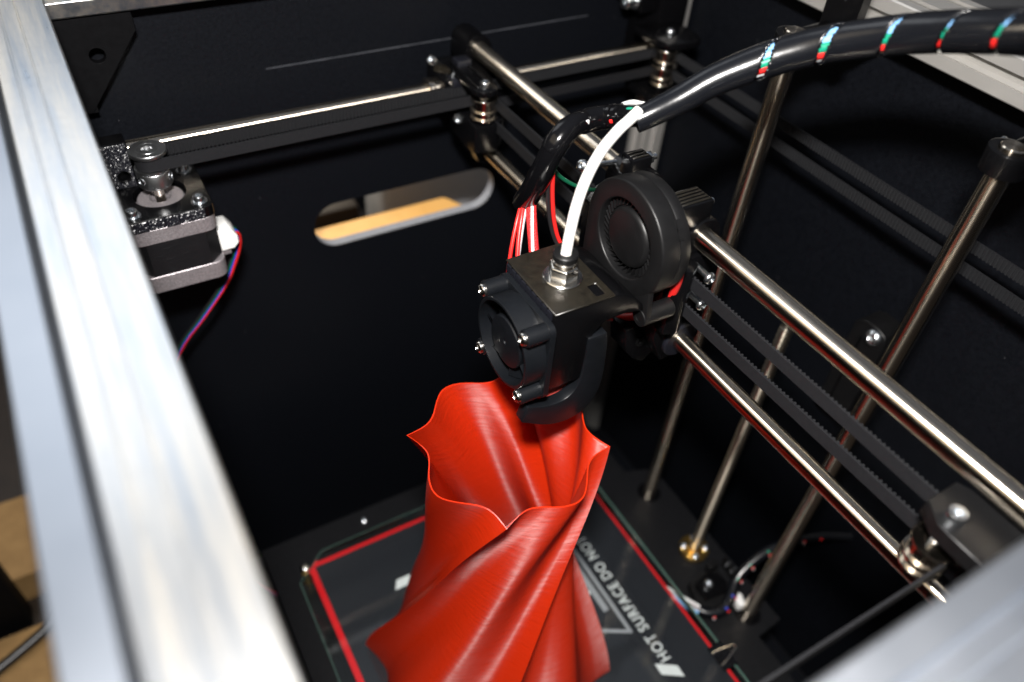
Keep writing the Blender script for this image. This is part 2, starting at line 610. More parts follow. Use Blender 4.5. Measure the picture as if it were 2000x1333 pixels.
def structure(name, b, material):
    o = bpy.data.objects.new(name, b.mesh(name))
    o.data.materials.append(material)
    COL.objects.link(o)
    o.location = W((0, 0, 0))
    LOC[o.name] = Vector((0, 0, 0))
    o['kind'] = 'structure'
    return o


# shared screws: +Z is the way the head faces, z = 0 is the seat
def socket_screw(r, h, shank_r, shank_len, hex_r):
    b = B()
    b.lathe((0, 0, 0), (0, 0, 1), [(0, -shank_len), (shank_r, -shank_len), (shank_r, 0), (r, 0), (r, h * 0.8), (r * 0.86, h), (hex_r, h)], 24)
    b.lathe((0, 0, 0), (0, 0, 1), [(hex_r, h), (hex_r * 0.98, h * 0.35), (0, h * 0.3)], 24)
    me = b.mesh('screw')
    me.materials.append(M['steel'])
    return me


def pan_screw(r, h, shank_r, shank_len, material):
    b = B()
    prof = [(0, -shank_len), (shank_r, -shank_len), (shank_r, 0), (r, 0), (r, h * 0.3)]
    for i in range(1, 5):
        t = i / 5 * PI / 2
        prof.append((r * math.cos(t) * 0.98 + 0.02 * r, h * (0.3 + 0.7 * math.sin(t))))
    prof += [(0.42 * r, h), (0.3 * r, h * 0.55), (0, h * 0.5)]
    b.lathe((0, 0, 0), (0, 0, 1), prof, 20)
    for k in range(4):                                  # cross recess wings
        a = k * PI / 2
        d = Vector((math.cos(a), math.sin(a), 0)); n = Vector((-math.sin(a), math.cos(a), 0))
        q = [b.v(d * s + n * t + Vector((0, 0, h * 1.005))) for s, t in ((0.3 * r, 0.13 * r), (0.62 * r, 0.10 * r), (0.62 * r, -0.10 * r), (0.3 * r, -0.13 * r))]
        b.face(q)
    me = b.mesh('screw')
    me.materials.append(material)
    return me


def hex_nut(r, h, material, hole=0.5):
    b = B()
    b.lathe((0, 0, 0), (0, 0, 1), [(r * hole, 0), (r, 0), (r, h), (r * hole, h)], 6, close=True)
    b.bevel(r * 0.06, 50, 1)
    me = b.mesh('nut')
    me.materials.append(material)
    return me


def washer(r, ri, h, material):
    b = B()
    b.lathe((0, 0, 0), (0, 0, 1), [(ri, 0), (r, 0), (r, h), (ri, h)], 24, close=True)
    me = b.mesh('washer')
    me.materials.append(material)
    return me


ME_M3 = socket_screw(2.75, 3.0, 1.5, 8, 1.35)
ME_M3BIG = socket_screw(3.4, 3.2, 1.7, 10, 1.6)
ME_PAN = pan_screw(2.75, 2.1, 1.5, 10, M['nickel'])
ME_PANZ = pan_screw(2.9, 2.4, 1.5, 10, M['steel'])
ME_WASH = washer(3.9, 1.7, 0.7, M['steel'])
ME_NUT = hex_nut(3.1, 2.4, M['steel'])


# ================================================================== the printer's frame
def slot_profile(w, h, sw, sh, r=0.8):
    """closed outline of a T-slot extrusion, centred on 0,0; sw / sh: slot centres along the wide / high sides"""
    out = []

    def side(length, slots, tf):
        pts = [(-length / 2 + r, 0)]
        for s in slots:
            for dx, dy in ((-3.1, 0), (-3.1, -1.6), (-4.4, -2.2), (-4.4, -3.0), (-2.4, -5.2), (2.4, -5.2), (4.4, -3.0), (4.4, -2.2), (3.1, -1.6), (3.1, 0)):
                pts.append((s + dx, dy))
        pts.append((length / 2 - r, 0))
        out.extend(tf(p) for p in pts)
    side(w, sw, lambda p: (-p[0], h / 2 + p[1]))
    side(h, sh, lambda p: (-w / 2 - p[1], -p[0]))
    side(w, sw, lambda p: (p[0], -h / 2 - p[1]))
    side(h, sh, lambda p: (w / 2 + p[1], p[0]))
    return out


P2040 = slot_profile(40, 20, (-10, 10), (0,))
P2020 = slot_profile(20, 20, (0,), (0,))


def extrude_poly(poly, fn, a0, a1):
    b = B()
    A = [b.v(fn(p, a0)) for p in poly]
    C = [b.v(fn(p, a1)) for p in poly]
    n = len(poly)
    for i in range(n):
        b.face((A[i], A[(i + 1) % n], C[(i + 1) % n], C[i]))
    eA = [b.bm.edges.get((A[i], A[(i + 1) % n])) for i in range(n)]
    eC = [b.bm.edges.get((C[i], C[(i + 1) % n])) for i in range(n)]
    bmesh.ops.triangle_fill(b.bm, use_beauty=True, edges=eA)
    bmesh.ops.triangle_fill(b.bm, use_beauty=True, edges=eC)
    return b


def beam(label, fn, a0, a1, poly, loc, mt='alu'):
    b = extrude_poly(poly, fn, a0, a1)
    return solo('aluminium_extrusion', b, M[mt], label, 'aluminium extrusion', loc, 'slotted aluminium extrusions of the frame', angle=25)


PLEFT = [(-18, -150), (4.2, -150), (4.2, -143.2), (2.6, -143.2), (2.0, -144.4), (-1, -142.4), (-1, -137.6), (2.0, -135.6), (2.6, -136.8), (4.2, -136.8), (4.2, -130.6), (3.6, -130),
         (-6.0, -130), (-6.2, -130.25), (-6.6, -130.25), (-6.8, -130), (-11.8, -130), (-12.0, -130.3), (-12.6, -130.3), (-12.8, -130), (-17.4, -130), (-18.0, -130.6)]
PSTRIP = [(-30, -150), (-20.0, -150), (-20.0, -131.2), (-20.6, -130.6), (-29.4, -130.6), (-30, -131.2)]
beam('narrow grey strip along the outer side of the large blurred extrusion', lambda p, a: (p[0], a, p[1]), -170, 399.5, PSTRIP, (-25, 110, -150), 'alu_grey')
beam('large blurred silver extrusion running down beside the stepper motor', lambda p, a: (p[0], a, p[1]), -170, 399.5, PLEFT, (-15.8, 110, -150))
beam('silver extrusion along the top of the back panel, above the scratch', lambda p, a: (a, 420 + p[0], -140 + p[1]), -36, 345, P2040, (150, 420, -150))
beam('blurred silver extrusion nearest the front idler and its printed block', lambda p, a: (a, -1.8 + p[0], -140 + p[1]), 4.8, 363, P2040, (190, -1.8, -150), 'alu_plain')
beam('silver extrusion behind the black wrapped cable, above the rod clamps', lambda p, a: (383.8 + p[0], a, -140 + p[1]), -170, 345, P2040, (383.8, 160, -150), 'alu_matt')
beam('upright silver extrusion in the back corner behind the corner idler', lambda p, a: (377 + p[0], 410 + p[1], a), -638, -60, P2020, (377, 410, -638), 'alu_matt')

# panels
SCRATCH_Z, SCRATCH_X0, SCRATCH_X1 = (-194.7 + 640) * MM, (99 - 176) * MM, (312 - 176) * MM
bp = thing('back_panel', 'black laminate back panel with an oblong hand hole and a long scratch', 'panel', (176, 415, -640))


def stadium(x0, x1, z0, z1, r):
    return rrect(x0, x1, z0, z1, r, 8)


hole = stadium(114, 247.5, -323.5, -290, 16.2)
b = B().plate_with_holes([(-11.5, -640), (366, -640), (366, -150.5), (-11.5, -150.5)], [hole], 'xz', 415, 416)
part('panel_face', b, back_panel_mat(), bp)
b = B().plate_with_holes([(-11.5, -640), (366, -640), (366, -150.6), (-11.5, -150.6)], [hole], 'xz', 416.01, 423)
part('panel_board', b, M['panel_core'], bp)
b = B().box(390, 397, -30, 420, -640, -150.5)
solo('side_panel', b, M['panel'], 'black laminate side panel behind the upright steel rods', 'panel', (393, 195, -640))
b = B().box(-19, -12, -30, 414, -640, -150.5)
solo('side_panel', b, M['panel'], 'black laminate side panel under the large blurred extrusion, beside the motor', 'panel', (-15, 195, -640))
b = B().box(-11.5, 389, -30, 414, -646, -640)
structure('floor_panel', b, M['panel'])

# room outside the printer
structure('table', B().box(-900, 900, -700, 900, -676, -652), M['table'])
structure('floor', B().box(-3000, 3000, -3000, 3000, -705, -700), M['dark'])
structure('wall', B().box(250, 1500, 640, 660, -652, -250), M['grey_wall'])
solo('wooden_board', B().prism([(90, 436), (262, 436), (240, 480), (90, 480)], 'xy', -390, -353).bevel(3, 35, 2), M['wood'], 'pale yellow wooden board seen through the hand hole', 'wooden board', (173, 460, -390))
solo('storage_box', B().box(80, 190, 540, 600, -652, -385).bevel(4, 35, 2), M['table'], 'dim brown box behind the pale wooden board', 'box', (135, 570, -652))
solo('grey_case', B().box(214, 460, 545, 600, -652, -340).bevel(10, 35, 3), M['grey_wall'], 'plain grey case standing behind the hand hole', 'case', (320, 572, -652))
t_ = thing('cardboard_box', 'brown cardboard box on the dark table outside the frame', 'cardboard box', (-190, 470, -652))
part('side', B().box(-300, -136, 474, 560, -652, -618), M['card'], t_)
part('flap', B().box(-330, -128, 300, 438, -652, -640), M['card'], t_, label='lower flap lying flat')
solo('black_case', B().box(-330, -158, 446, 468, -652, -560).bevel(3, 35, 2), M['dark'], 'matt black slab standing between the pieces of cardboard', 'case', (-240, 457, -652))
b = B().tube([(-330, 372, -636), (-230, 392, -636), (-150, 425, -634), (-128, 440, -630), (-90, 446, -640), (-60, 440, -650)], 4.5, 10)
solo('power_cable', b, M['black_wire'], 'thin black cable lying over the brown cardboard', 'cable', (-200, 400, -640))

# corner gusset under the back extrusion
g = thing('corner_gusset', 'flat black triangular gusset with one round hole under the top extrusions', 'bracket', (20, 405, -160))
b = B().plate_with_holes([(-6, -150.4), (38.3, -150.4), (38.6, -160), (9.5, -197), (-6, -197)], [circle(19, -169.5, 3.6, 24)], 'xz', 403, 407.5).bevel(0.3, 60, 1)
part('plate', b, M['dark'], g)
b = B().box(-6, 12, 403.4, 414.8, -197, -188)
part('foot', b, M['dark'], g)

# ================================================================== stepper motor and its mount
mc = (25.7, 366.0)
mo = thing('stepper_motor', 'square stepper motor with grey cast caps and black laminated body', 'stepper motor', (mc[0], mc[1], -268))


def rough_face(b, x0, x1, z0, z1, y, step=0.55, amp=0.3, skip=None):
    """a printed wall facing -Y as a grid of small uneven facets"""
    nx, nz = int((x1 - x0) / step), int((z1 - z0) / step)
    g = {}
    for i in range(nx + 1):
        for k in range(nz + 1):
            x = x0 + (x1 - x0) * i / nx; z = z0 + (z1 - z0) * k / nz
            if skip and math.hypot(x - skip[0], z - skip[1]) < skip[2]:
                continue
            edge = i in (0, nx) or k in (0, nz)
            g[i, k] = b.v((x, y - (0 if edge else random.random() * amp * 2), z))
    for i in range(nx):
        for k in range(nz):
            q = [g.get(t) for t in ((i, k), (i + 1, k), (i + 1, k + 1), (i, k + 1))]
            if None not in q:
                b.face((q[0], q[1], q[2])); b.face((q[0], q[2], q[3]))


def motor_outline(hs, ch):
    x, y = mc
    return [(x - hs + ch, y - hs), (x + hs - ch, y - hs), (x + hs, y - hs + ch), (x + hs, y + hs - ch), (x + hs - ch, y + hs), (x - hs + ch, y + hs), (x - hs, y + hs - ch), (x - hs, y - hs + ch)]


part('top_cap', B().prism(rrect(mc[0] - 21.1, mc[0] + 21.1, mc[1] - 21.1, mc[1] + 21.1, 5.5, 4), 'xy', -239.5, -231.2).bevel(0.4, 60, 1), M['motor_cap'], mo)
part('bottom_cap', B().prism(rrect(mc[0] - 21.1, mc[0] + 21.1, mc[1] - 21.1, mc[1] + 21.1, 5.5, 4), 'xy', -269, -259).bevel(0.4, 60, 1), M['motor_cap'], mo)
part('body', B().prism(motor_outline(20.6, 6.5), 'xy', -259, -239.5), M['motor_body'], mo)
part('boss', B().lathe((mc[0], mc[1], -231.2), (0, 0, 1), [(4.4, 0.5), (11, 0.5), (11, 3.6), (10.6, 4), (5.2, 4), (4.6, 2.4), (4.4, 0.5)], 40), M['motor_cap'], mo)
part('shaft', B().cyl((mc[0], mc[1], -231), (mc[0], mc[1], -201.6), 2.5, 20), M['chrome'], mo)
cn = part('connector', B().prism([(46.5, -249), (53.5, -249.5), (56.5, -254.5), (56.8, -259), (54, -262), (47, -262.2)], 'xz', 357, 371).bevel(0.5, 35, 1), M['white'], mo)
part('socket', B().box(46.4, 52, 359, 369, -266, -262), M['motor_cap'], mo)

mm_ = thing('motor_mount', 'black printed motor mount plate with an upright wall at the panel', 'motor mount', (mc[0], mc[1], -231))
b = B().plate_with_holes(rrect(-11.8, mc[0] + 21.4, mc[1] - 21.3, 392, 4.5, 4), [circle(mc[0], mc[1], 12.4, 36)] + [circle(mc[0] + 15.5 * sx_, mc[1] + 15.5 * sy_, 1.8, 12) for sx_, sy_ in ((1, -1), (-1, -1), (1, 1))], 'xy', -231, -225).bevel(0.5, 60, 1)
part('plate', b, M['print_gloss'], mm_)
b = B()
for i, (x, x1) in enumerate(((-11.6, -3.5), (-3.5, 5.5), (5.5, 15.5), (15.5, 23.2), (23.2, 29.8), (29.8, 42))):
    rough_face(b, x + 0.1, x1 - 0.1, -230.9, -225.3, mc[1] - 21.35 - (0.15 if i % 2 else 0.5), 0.5, 0.26)
part('rough_edge', b, M['print_rough'], mm_, kind='stuff', angle=3)
b = B()
rough_face(b, -11.4, 17.6, -224.6, -201.1, 375.9, 0.55, 0.3, (13, -218.5, 3.0))
part('rough_surface', b, M['print_rough'], mm_, kind='stuff', angle=3)
b = B().plate_with_holes([(-11.8, -225.2), (18.2, -225.2), (18.2, -200.5), (-11.8, -200.5)], [circle(13, -218.5, 2.6, 18)], 'xz', 376, 386).bevel(0.6, 60, 1)
part('upright_wall', b, M['print_gloss'], mm_)
for sx_, sy_ in ((1, -1), (-1, -1), (1, 1)):
    p = (mc[0] + 15.5 * sx_, mc[1] + 15.5 * sy_, -225)
    w_ = put('washer', ME_WASH, mm_, p)
    put('screw', ME_M3, mm_, (p[0], p[1], -224.3))

pu = thing('belt_pulley', 'turned aluminium toothed pulley on the motor shaft', 'pulley', (mc[0], mc[1], -222))
b = B().lathe((mc[0], mc[1], 0), (0, 0, 1), [(2.6, -219.2), (7.6, -219.2), (8.0, -218.7), (8.0, -211.6), (7.7, -211.2), (8.0, -210.8), (8.0, -209.8), (6.0, -209.6), (6.0, -202.4)], 40)
part('hub', b, M['alu_turned'], pu)
b = B().lathe((mc[0], mc[1], 0), (0, 0, 1), [(6.0, -202.5), (8.6, -202.4), (8.8, -202.1), (8.8, -200.9), (8.5, -200.5), (5.2, -200.5), (5.1, -200.8), (4.9, -200.5), (2.6, -200.5), (2.3, -201.4), (0, -201.4)], 48)
part('flange', b, M['alu_turned'], pu)
for a in (-28, -148):
    a = math.radians(a)
    d = Vector((math.cos(a), math.sin(a), 0))
    b = B().lathe(Vector((mc[0], mc[1], -214.6)) + d * 7.4, d, [(2.3, 0.0), (2.3, 0.75), (1.6, 0.8), (1.5, -0.6), (0, -0.9)], 20)
    part('set_screw', b, M['steel'], pu)

# motor cable: four wires down to the floor
tk = thing('motor_cable', 'four thin coloured wires hanging from the white motor plug', 'cable', (56, 366, -258))
for nm, mt, off in (('red_wire', 'red_wire', 0.0), ('blue_wire', 'navy_wire', 1.0), ('green_wire', 'dark_green', 2.0), ('black_wire', 'black_wire', 3.0)):
    o = off * 1.25
    b = B().tube([(55 - o * 0.3, 362 + o * 2.4, -255 - o * 0.2), (58.6 - o * 0.2, 364 + o * 2, -259), (58.2 - o * 0.3, 367 + o, -269), (53.5 - o * 0.7, 370 + o * 0.6, -283), (46.5 - o, 372, -297), (31 - o, 373, -316), (15.5 - o, 374, -334), (2 - o, 375, -362), (-4 - o, 376, -430), (-4 - o * 0.8, 377, -540), (10 - o * 0.7, 377, -606), (24 - o, 372, -632), (33, 369 + o * 0.3, -640)], 0.75, 8, 6)
    part(nm, b, M[mt], tk)

# ================================================================== belts
def belt_run(b, p0, p1, z, h=6.0, th=1.0):
    """flat strip standing on edge between two points in plan"""
    p0, p1 = Vector((*p0, 0)), Vector((*p1, 0))
    d = (p1 - p0).normalized(); n = Vector((-d.y, d.x, 0)) * th / 2
    z0, z1 = (z if isinstance(z, tuple) else (z, z))
    q = []
    for p, zz in ((p0, z0), (p1, z1)):
        for s, k in ((1, -1), (-1, -1), (-1, 1), (1, 1)):
            q.append(b.v((p.x + n.x * s, p.y + n.y * s, zz + k * h / 2)))
    for i in range(4):
        j = (i + 1) % 4
        b.face((q[i], q[j], q[4 + j], q[4 + i]))
    b.face(q[:4]); b.face(q[4:])


def teeth_run(b, p0, p1, z, side, h=6.0, pitch=2.0, skip=0.0):
    """half-round teeth on one face; side = +1 left of travel, -1 right"""
    p0, p1 = Vector((*p0, 0)), Vector((*p1, 0))
    d = (p1 - p0).normalized(); n = Vector((-d.y, d.x, 0)) * side
    L = (p1 - p0).length
    z0, z1 = (z if isinstance(z, tuple) else (z, z))
    k = int(L / pitch)
    for i in range(k):
        s = (i + 0.5) * pitch
        zz = z0 + (z1 - z0) * s / L
        c = p0 + d * s
        prof = [(-0.62, 0.45), (-0.42, 1.05), (0.0, 1.28), (0.42, 1.05), (0.62, 0.45)]
        A = [b.v((c.x + d.x * u + n.x * w, c.y + d.y * u + n.y * w, zz - h / 2 + 0.01)) for u, w in prof]
        C = [b.v((c.x + d.x * u + n.x * w, c.y + d.y * u + n.y * w, zz + h / 2 - 0.01)) for u, w in prof]
        for j in range(4):
            b.face((A[j], A[j + 1], C[j + 1], C[j]))
        b.face(A); b.face(list(reversed(C)))


def belt_arc(b, c, r, a0, a1, z, h=6.0, th=1.0, n=14):
    pr = None
    for i in range(n + 1):
        a = math.radians(a0 + (a1 - a0) * i / n)
        q = [b.v((c[0] + (r + s * th / 2) * math.cos(a), c[1] + (r + s * th / 2) * math.sin(a), z + k * h / 2)) for s, k in ((1, -1), (-1, -1), (-1, 1), (1, 1))]
        if pr:
            for j in range(4):
                b.face((pr[j], pr[(j + 1) % 4], q[(j + 1) % 4], q[j]))
        pr = q


ZU, ZL = -206.2, -218.6
GI = (200.8, 352.4)           # far idler on the gantry, upper belt turns here
GF = (201.5, 43.5)            # near idler on the gantry, lower belt turns here
CI = (341.0, 366.0)           # corner idler stack
YF, YB = 359.4, 372.6         # the two belt runs along the back panel
GX = GI[0] + 7.0
RX = CI[0] + 6.6              # the runs along the side panel
tb = thing('timing_belt', 'upper black toothed belt from the motor pulley along the back rod', 'timing belt', (180, 366, ZU), 'black timing belts of the gantry')
b = B()
belt_run(b, (mc[0], YF), (GI[0], YF), ZU)
belt_run(b, (mc[0], YB), (CI[0], YB), ZU)
belt_arc(b, mc, 6.6, 90, 270, ZU)
belt_arc(b, GI, 7.0, 90, 0, ZU)
belt_arc(b, CI, 6.6, 90, 0, ZU)
belt_run(b, (GX, GI[1]), (GX, 250), ZU)
belt_run(b, (RX, CI[1]), (RX, -20), ZU)
belt_run(b, (GX, 181), (GX, 48), (ZU - 1.2, ZU))
part('band', b, M['belt'], tb)
b = B()
teeth_run(b, (mc[0] + 8, YB), (CI[0] - 6, YB), ZU, -1)
teeth_run(b, (mc[0] + 8, YF), (GI[0] - 6, YF), ZU, 1)
teeth_run(b, (GX, GI[1] - 2), (GX, 250), ZU, 1)
teeth_run(b, (GX, 181), (GX, 48), (ZU - 1.2, ZU), 1)
teeth_run(b, (RX, CI[1] - 4), (RX, -20), ZU, -1)
part('teeth', b, M['tooth'], tb, kind='stuff', angle=20)
tb = thing('timing_belt', 'lower black toothed belt below the first, turning at the front idler', 'timing belt', (205, 200, ZL), 'black timing belts of the gantry')
b = B()
belt_run(b, (GI[0] + 14, YB), (CI[0], YB), ZL)
belt_arc(b, CI, 6.6, 90, 0, ZL)
belt_run(b, (RX, CI[1]), (RX, -20), ZL)
GLX = GX - 0.6
belt_run(b, (GLX, 366), (GLX, 250), (ZL, ZL - 1.5))
belt_run(b, (GLX, 181), (GLX, GF[1]), (ZL - 3.6, ZL - 1.2))
belt_arc(b, GF, 6.4, 0, -90, ZL - 1.2)
belt_run(b, (GF[0], GF[1] - 6.4), (20, GF[1] - 6.4), ZL - 1.2)
part('band', b, M['belt'], tb)
b = B()
teeth_run(b, (GLX, 345), (GLX, 250), (ZL - 0.3, ZL - 1.5), 1)
teeth_run(b, (GLX, 181), (GLX, 52), (ZL - 3.6, ZL - 1.2), 1)
teeth_run(b, (RX, CI[1] - 4), (RX, -20), ZL, -1)
part('teeth', b, M['tooth'], tb, kind='stuff', angle=20)

# ================================================================== smooth rods
def rod(label, p0, p1, r, mt='rodY', group='polished steel guide rods'):
    c = [(Vector(p0) + Vector(p1)) / 2][0]
    a = (Vector(p1) - Vector(p0)).length
    b = B()
    d = (Vector(p1) - Vector(p0)).normalized()
    b.lathe(p0, d, [(0, 0), (r - 0.5, 0), (r, 0.5), (r, a - 0.5), (r - 0.5, a), (0, a)], 40)
    return solo('guide_rod', b, M[mt], label, 'steel rod', (p0[0], p0[1], p0[2]), group)


rod('slim steel rod along the black back panel beside the toothed belt', (-11.4, 391, -212), (352, 391, -212), 4.0, 'rodX')
GRX, GZU, GZL = 216.0, -191.6, -248.6
rod('thick steel rod passing over the print head, upper rod of the gantry', (GRX, 4, GZU), (GRX, 400, GZU), 5.0)
rod('steel rod under the two belts, lower rod of the gantry', (GRX, 6, GZL), (GRX, 377, GZL), 4.3)
VX = 306.0
rod('upright steel rod farther from the front, behind the print head', (VX, 244.5, -640), (VX, 244.5, -138), 5.0, 'rodZ')
rod('upright steel rod nearest the front, held by the clamp below the cable end', (VX, 129, -640), (VX, 129, -138), 5.0, 'rodZ')
ls = thing('lead_screw', 'slim upright steel screw standing in a round brass nut', 'lead screw', (VX - 2, 187, -640))
b = B()
n_turn, Lz, z00 = 88, 360.0, -640.0
seg = 12
prev_ring = None
for k in range(n_turn * 4 + 1):
    zz = z00 + Lz * k / (n_turn * 4)
    rr_ = 4.0 if k % 4 in (0, 1) else 3.8
    ring = [b.v((VX - 2 + rr_ * math.cos(2 * PI * i / seg), 187 + rr_ * math.sin(2 * PI * i / seg), zz)) for i in range(seg)]
    if prev_ring:
        for i in range(seg):
            b.face((prev_ring[i], prev_ring[(i + 1) % seg], ring[(i + 1) % seg], ring[i]))
    prev_ring = ring
b.face(prev_ring)
part('screw_shaft', b, M['screw_steel'], ls, angle=60)


# rod clamps at the top of the upright rods
def rod_clamp(y, label):
    t = thing('rod_clamp', label, 'clamp', (VX, y, -152), 'black clamps holding the upright rods')
    out = []
    for i in range(25):                                   # C-shaped ring opening into the arm
        a = math.radians(28 + (332 - 28) * i / 24)
        out.append((VX + 9.0 * math.cos(a), y + 9.0 * math.sin(a)))
    out += [(VX + 30, y - 6.2), (VX + 30, y - 1.1)]
    inn = [(VX + 5.15 * math.cos(math.radians(14 + 332 * i / 24)), y + 5.15 * math.sin(math.radians(14 + 332 * i / 24))) for i in range(25)]
    poly = [(VX + 30, y + 1.1), (VX + 30, y + 6.2)] + out + list(reversed(inn))
    bb = B()
    A = [bb.v((q[0], q[1], -149)) for q in poly]; C = [bb.v((q[0], q[1], -139.4)) for q in poly]
    n = len(poly)
    for i in range(n):
        bb.face((A[i], A[(i + 1) % n], C[(i + 1) % n], C[i]))
    for R_ in (A, C):
        bmesh.ops.triangle_fill(bb.bm, use_beauty=True, edges=[bb.bm.edges.get((R_[i], R_[(i + 1) % n])) for i in range(n)])
    bb.bevel(0.5, 50, 2)
    part('ring', bb, M['print_gloss'], t)
    bb = B().plate_with_holes(rrect(y - 11, y + 9, -153, -104, 2, 3), [circle(y - 1, -125, 2.4, 16)], 'yz', VX + 26, VX + 32).bevel(0.5, 60, 1)
    part('wall_plate', bb, M['print_gloss'], t)
    bb = B().box(VX + 32.1, 363.4, y - 8, y + 6, -150, -144)
    part('arm', bb, M['print_gloss'], t)
    put('screw', ME_M3, t, (VX + 9, y + 7.4, -144), (-0.1, 1, 0.25))
    return t


rod_clamp(244.5, 'black rod clamp half hidden behind the wrapped cable')
rod_clamp(129, 'black rod clamp below the cable end, at the nearest upright rod')

# small block on the side panel
t_ = thing('panel_block', 'small dark round-topped block with a silver screw on the side panel', 'bracket', (383, 176, -345))
b = B().prism([(165, -375), (188, -375), (188, -303), (186, -299.5), (181, -297.5), (172, -297.5), (167, -299.5), (165, -303)], 'yz', 372, 389.8).bevel(0.4, 40, 1)
part('body', b, M['satin'], t_)
b = B().prism([(179.5, -375), (180.5, -375), (180.5, -309), (179.5, -309)], 'yz', 371.2, 372.2)
part('rib', b, M['print_gloss'], t_)
put('screw', pan_screw(5.4, 5.0, 1.6, 4, M['steel']), t_, (371.9, 172.6, -303.6), (-0.9, -0.1, 0.42))


# ================================================================== idler pulleys
def bearing_bm(flange_up):
    b = B()
    s = [(2.1, 0), (3.4, 0), (3.5, 0.18), (5.4, 0.18), (5.5, 0), (7.5, 0), (7.6, 0.15), (7.6, 0.95), (7.5, 1.1), (6.5, 1.1), (6.5, 3.95), (5.5, 3.95), (5.4, 3.8), (3.5, 3.8), (3.4, 3.95), (2.1, 3.95)]
    b.lathe((0, 0, 0), (0, 0, 1), s, 40, close=True)
    me = b.mesh('bearing')
    me.materials.append(M['bearing'])
    return me


ME_BEAR = bearing_bm(False)


def idler(x, y, stack, label, ztop, zbot):
    t = thing('idler_pulley', label, 'idler pulley', (x, y, zbot), 'idler pulleys of stacked flanged bearings')
    for z, up in stack:
        put('bearing', ME_BEAR, t, (x, y, z + (4 if up else 0)), (0, 0, -1 if up else 1))
    part('axle', B().cyl((x, y, zbot), (x, y, ztop), 2.0, 16), M['steel'], t)
    return t


idler(GI[0], GI[1], [(-205.2, True), (-209.3, False), (-213.5, False)], 'stacked steel bearings under the screw at the far end of the gantry', -199.5, -216)
idler(CI[0], CI[1], [(-205.2, True), (-209.6, False), (-216.2, True), (-220.4, False), (-224.6, False)], 'tall stack of steel bearings in the back corner before the upright extrusion', -197.4, -228)
idler(GF[0], GF[1], [(-217.6, True), (-221.8, False), (-226.2, False)], 'blurred steel bearings nearest the front extrusion', -210, -228.5)

# ================================================================== far gantry block
t = thing('gantry_block', 'black printed block clamping both gantry rods beside the back panel', 'printed bracket', (206, 385, -262), 'printed blocks at the ends of the gantry')
b = B().prism([(189.5, -223), (231, -223), (231, -203), (227, -199), (193, -199), (189.5, -203)], 'xz', 379, 403).bevel(0.7, 35, 2)
part('slider_body', b, M['print_gloss'], t)
b = B().prism([(207.5, -199.2), (226, -199.2), (224.6, -190), (223, -186.6), (220, -184.2), (216, -183.4), (212, -184.2), (209, -186.6), (208, -190)], 'xz', 388, 408).bevel(0.5, 50, 2)
part('rod_socket', b, M['print_gloss'], t)
b = B().prism([(193.5, 388), (193.5, 352), (194.6, 348.2), (197, 346), (200.8, 345.2), (204.6, 346), (207.2, 348.2), (208.6, 352), (212, 376), (212, 388)], 'xy', -198.8, -195.4).bevel(0.5, 50, 2)
part('idler_arm', b, M['print_gloss'], t)
b = B().box(195.4, 196.8, 351, 386, -195.39, -194.0).bevel(0.3, 35, 1)
part('arm_rib', b, M['print_gloss'], t)
b = B().box(203.6, 205, 356, 386, -195.39, -194.0).bevel(0.3, 35, 1)
part('arm_rib', b, M['print_gloss'], t)
b = B().prism([(193, 347), (206, 346), (213, 351), (223, 364), (223, 378.6), (193, 378.6)], 'xy', -233, -216).bevel(0.8, 40, 2)
part('idler_housing', b, M['print_gloss'], t)
b = B().prism([(197, -233.1), (223, -233.1), (225.5, -246), (222.5, -255), (216, -258), (209.5, -255), (206, -247)], 'xz', 371, 391).bevel(0.6, 45, 2)
part('lower_rod_socket', b, M['print_gloss'], t)
b = B().lathe((183.4, 391, -212), (1, 0, 0), [(4.2, 0), (6.6, 0), (7.0, 0.3), (7.0, 3.6), (6.6, 4.0), (6.6, 6.4), (4.2, 6.4)], 36, close=True)
part('linear_bearing', b, M['bearing'], t)
b = B().prism([(187.6, 389), (190.2, 391.6), (199, 378.6), (196.4, 376)], 'xy', -200, -196.2).bevel(0.4, 35, 2)
part('clamp_strip', b, M['print_top'], t)
b = B().box(198, 206.8, 378.6, 387, -199, -192.2).bevel(0.8, 35, 2)
part('arm_gusset', b, M['print_rough'], t)
b = B().box(191, 199.6, 371, 378.8, -203.4, -198.6).bevel(0.8, 35, 2)
part('clamp_lug', b, M['print_rough'], t)
put('screw', ME_M3, t, (GI[0], GI[1], -195.4))
put('screw', ME_M3, t, (195.6, 376.2, -198.6), (-0.55, -0.8, 0.25))
put('screw', ME_M3, t, (188.0, 390.4, -194.6), (-0.75, -0.3, 0.6))
put('screw', ME_M3, t, (192.8, 366.5, -219.5), (-0.65, -0.75, 0.2))

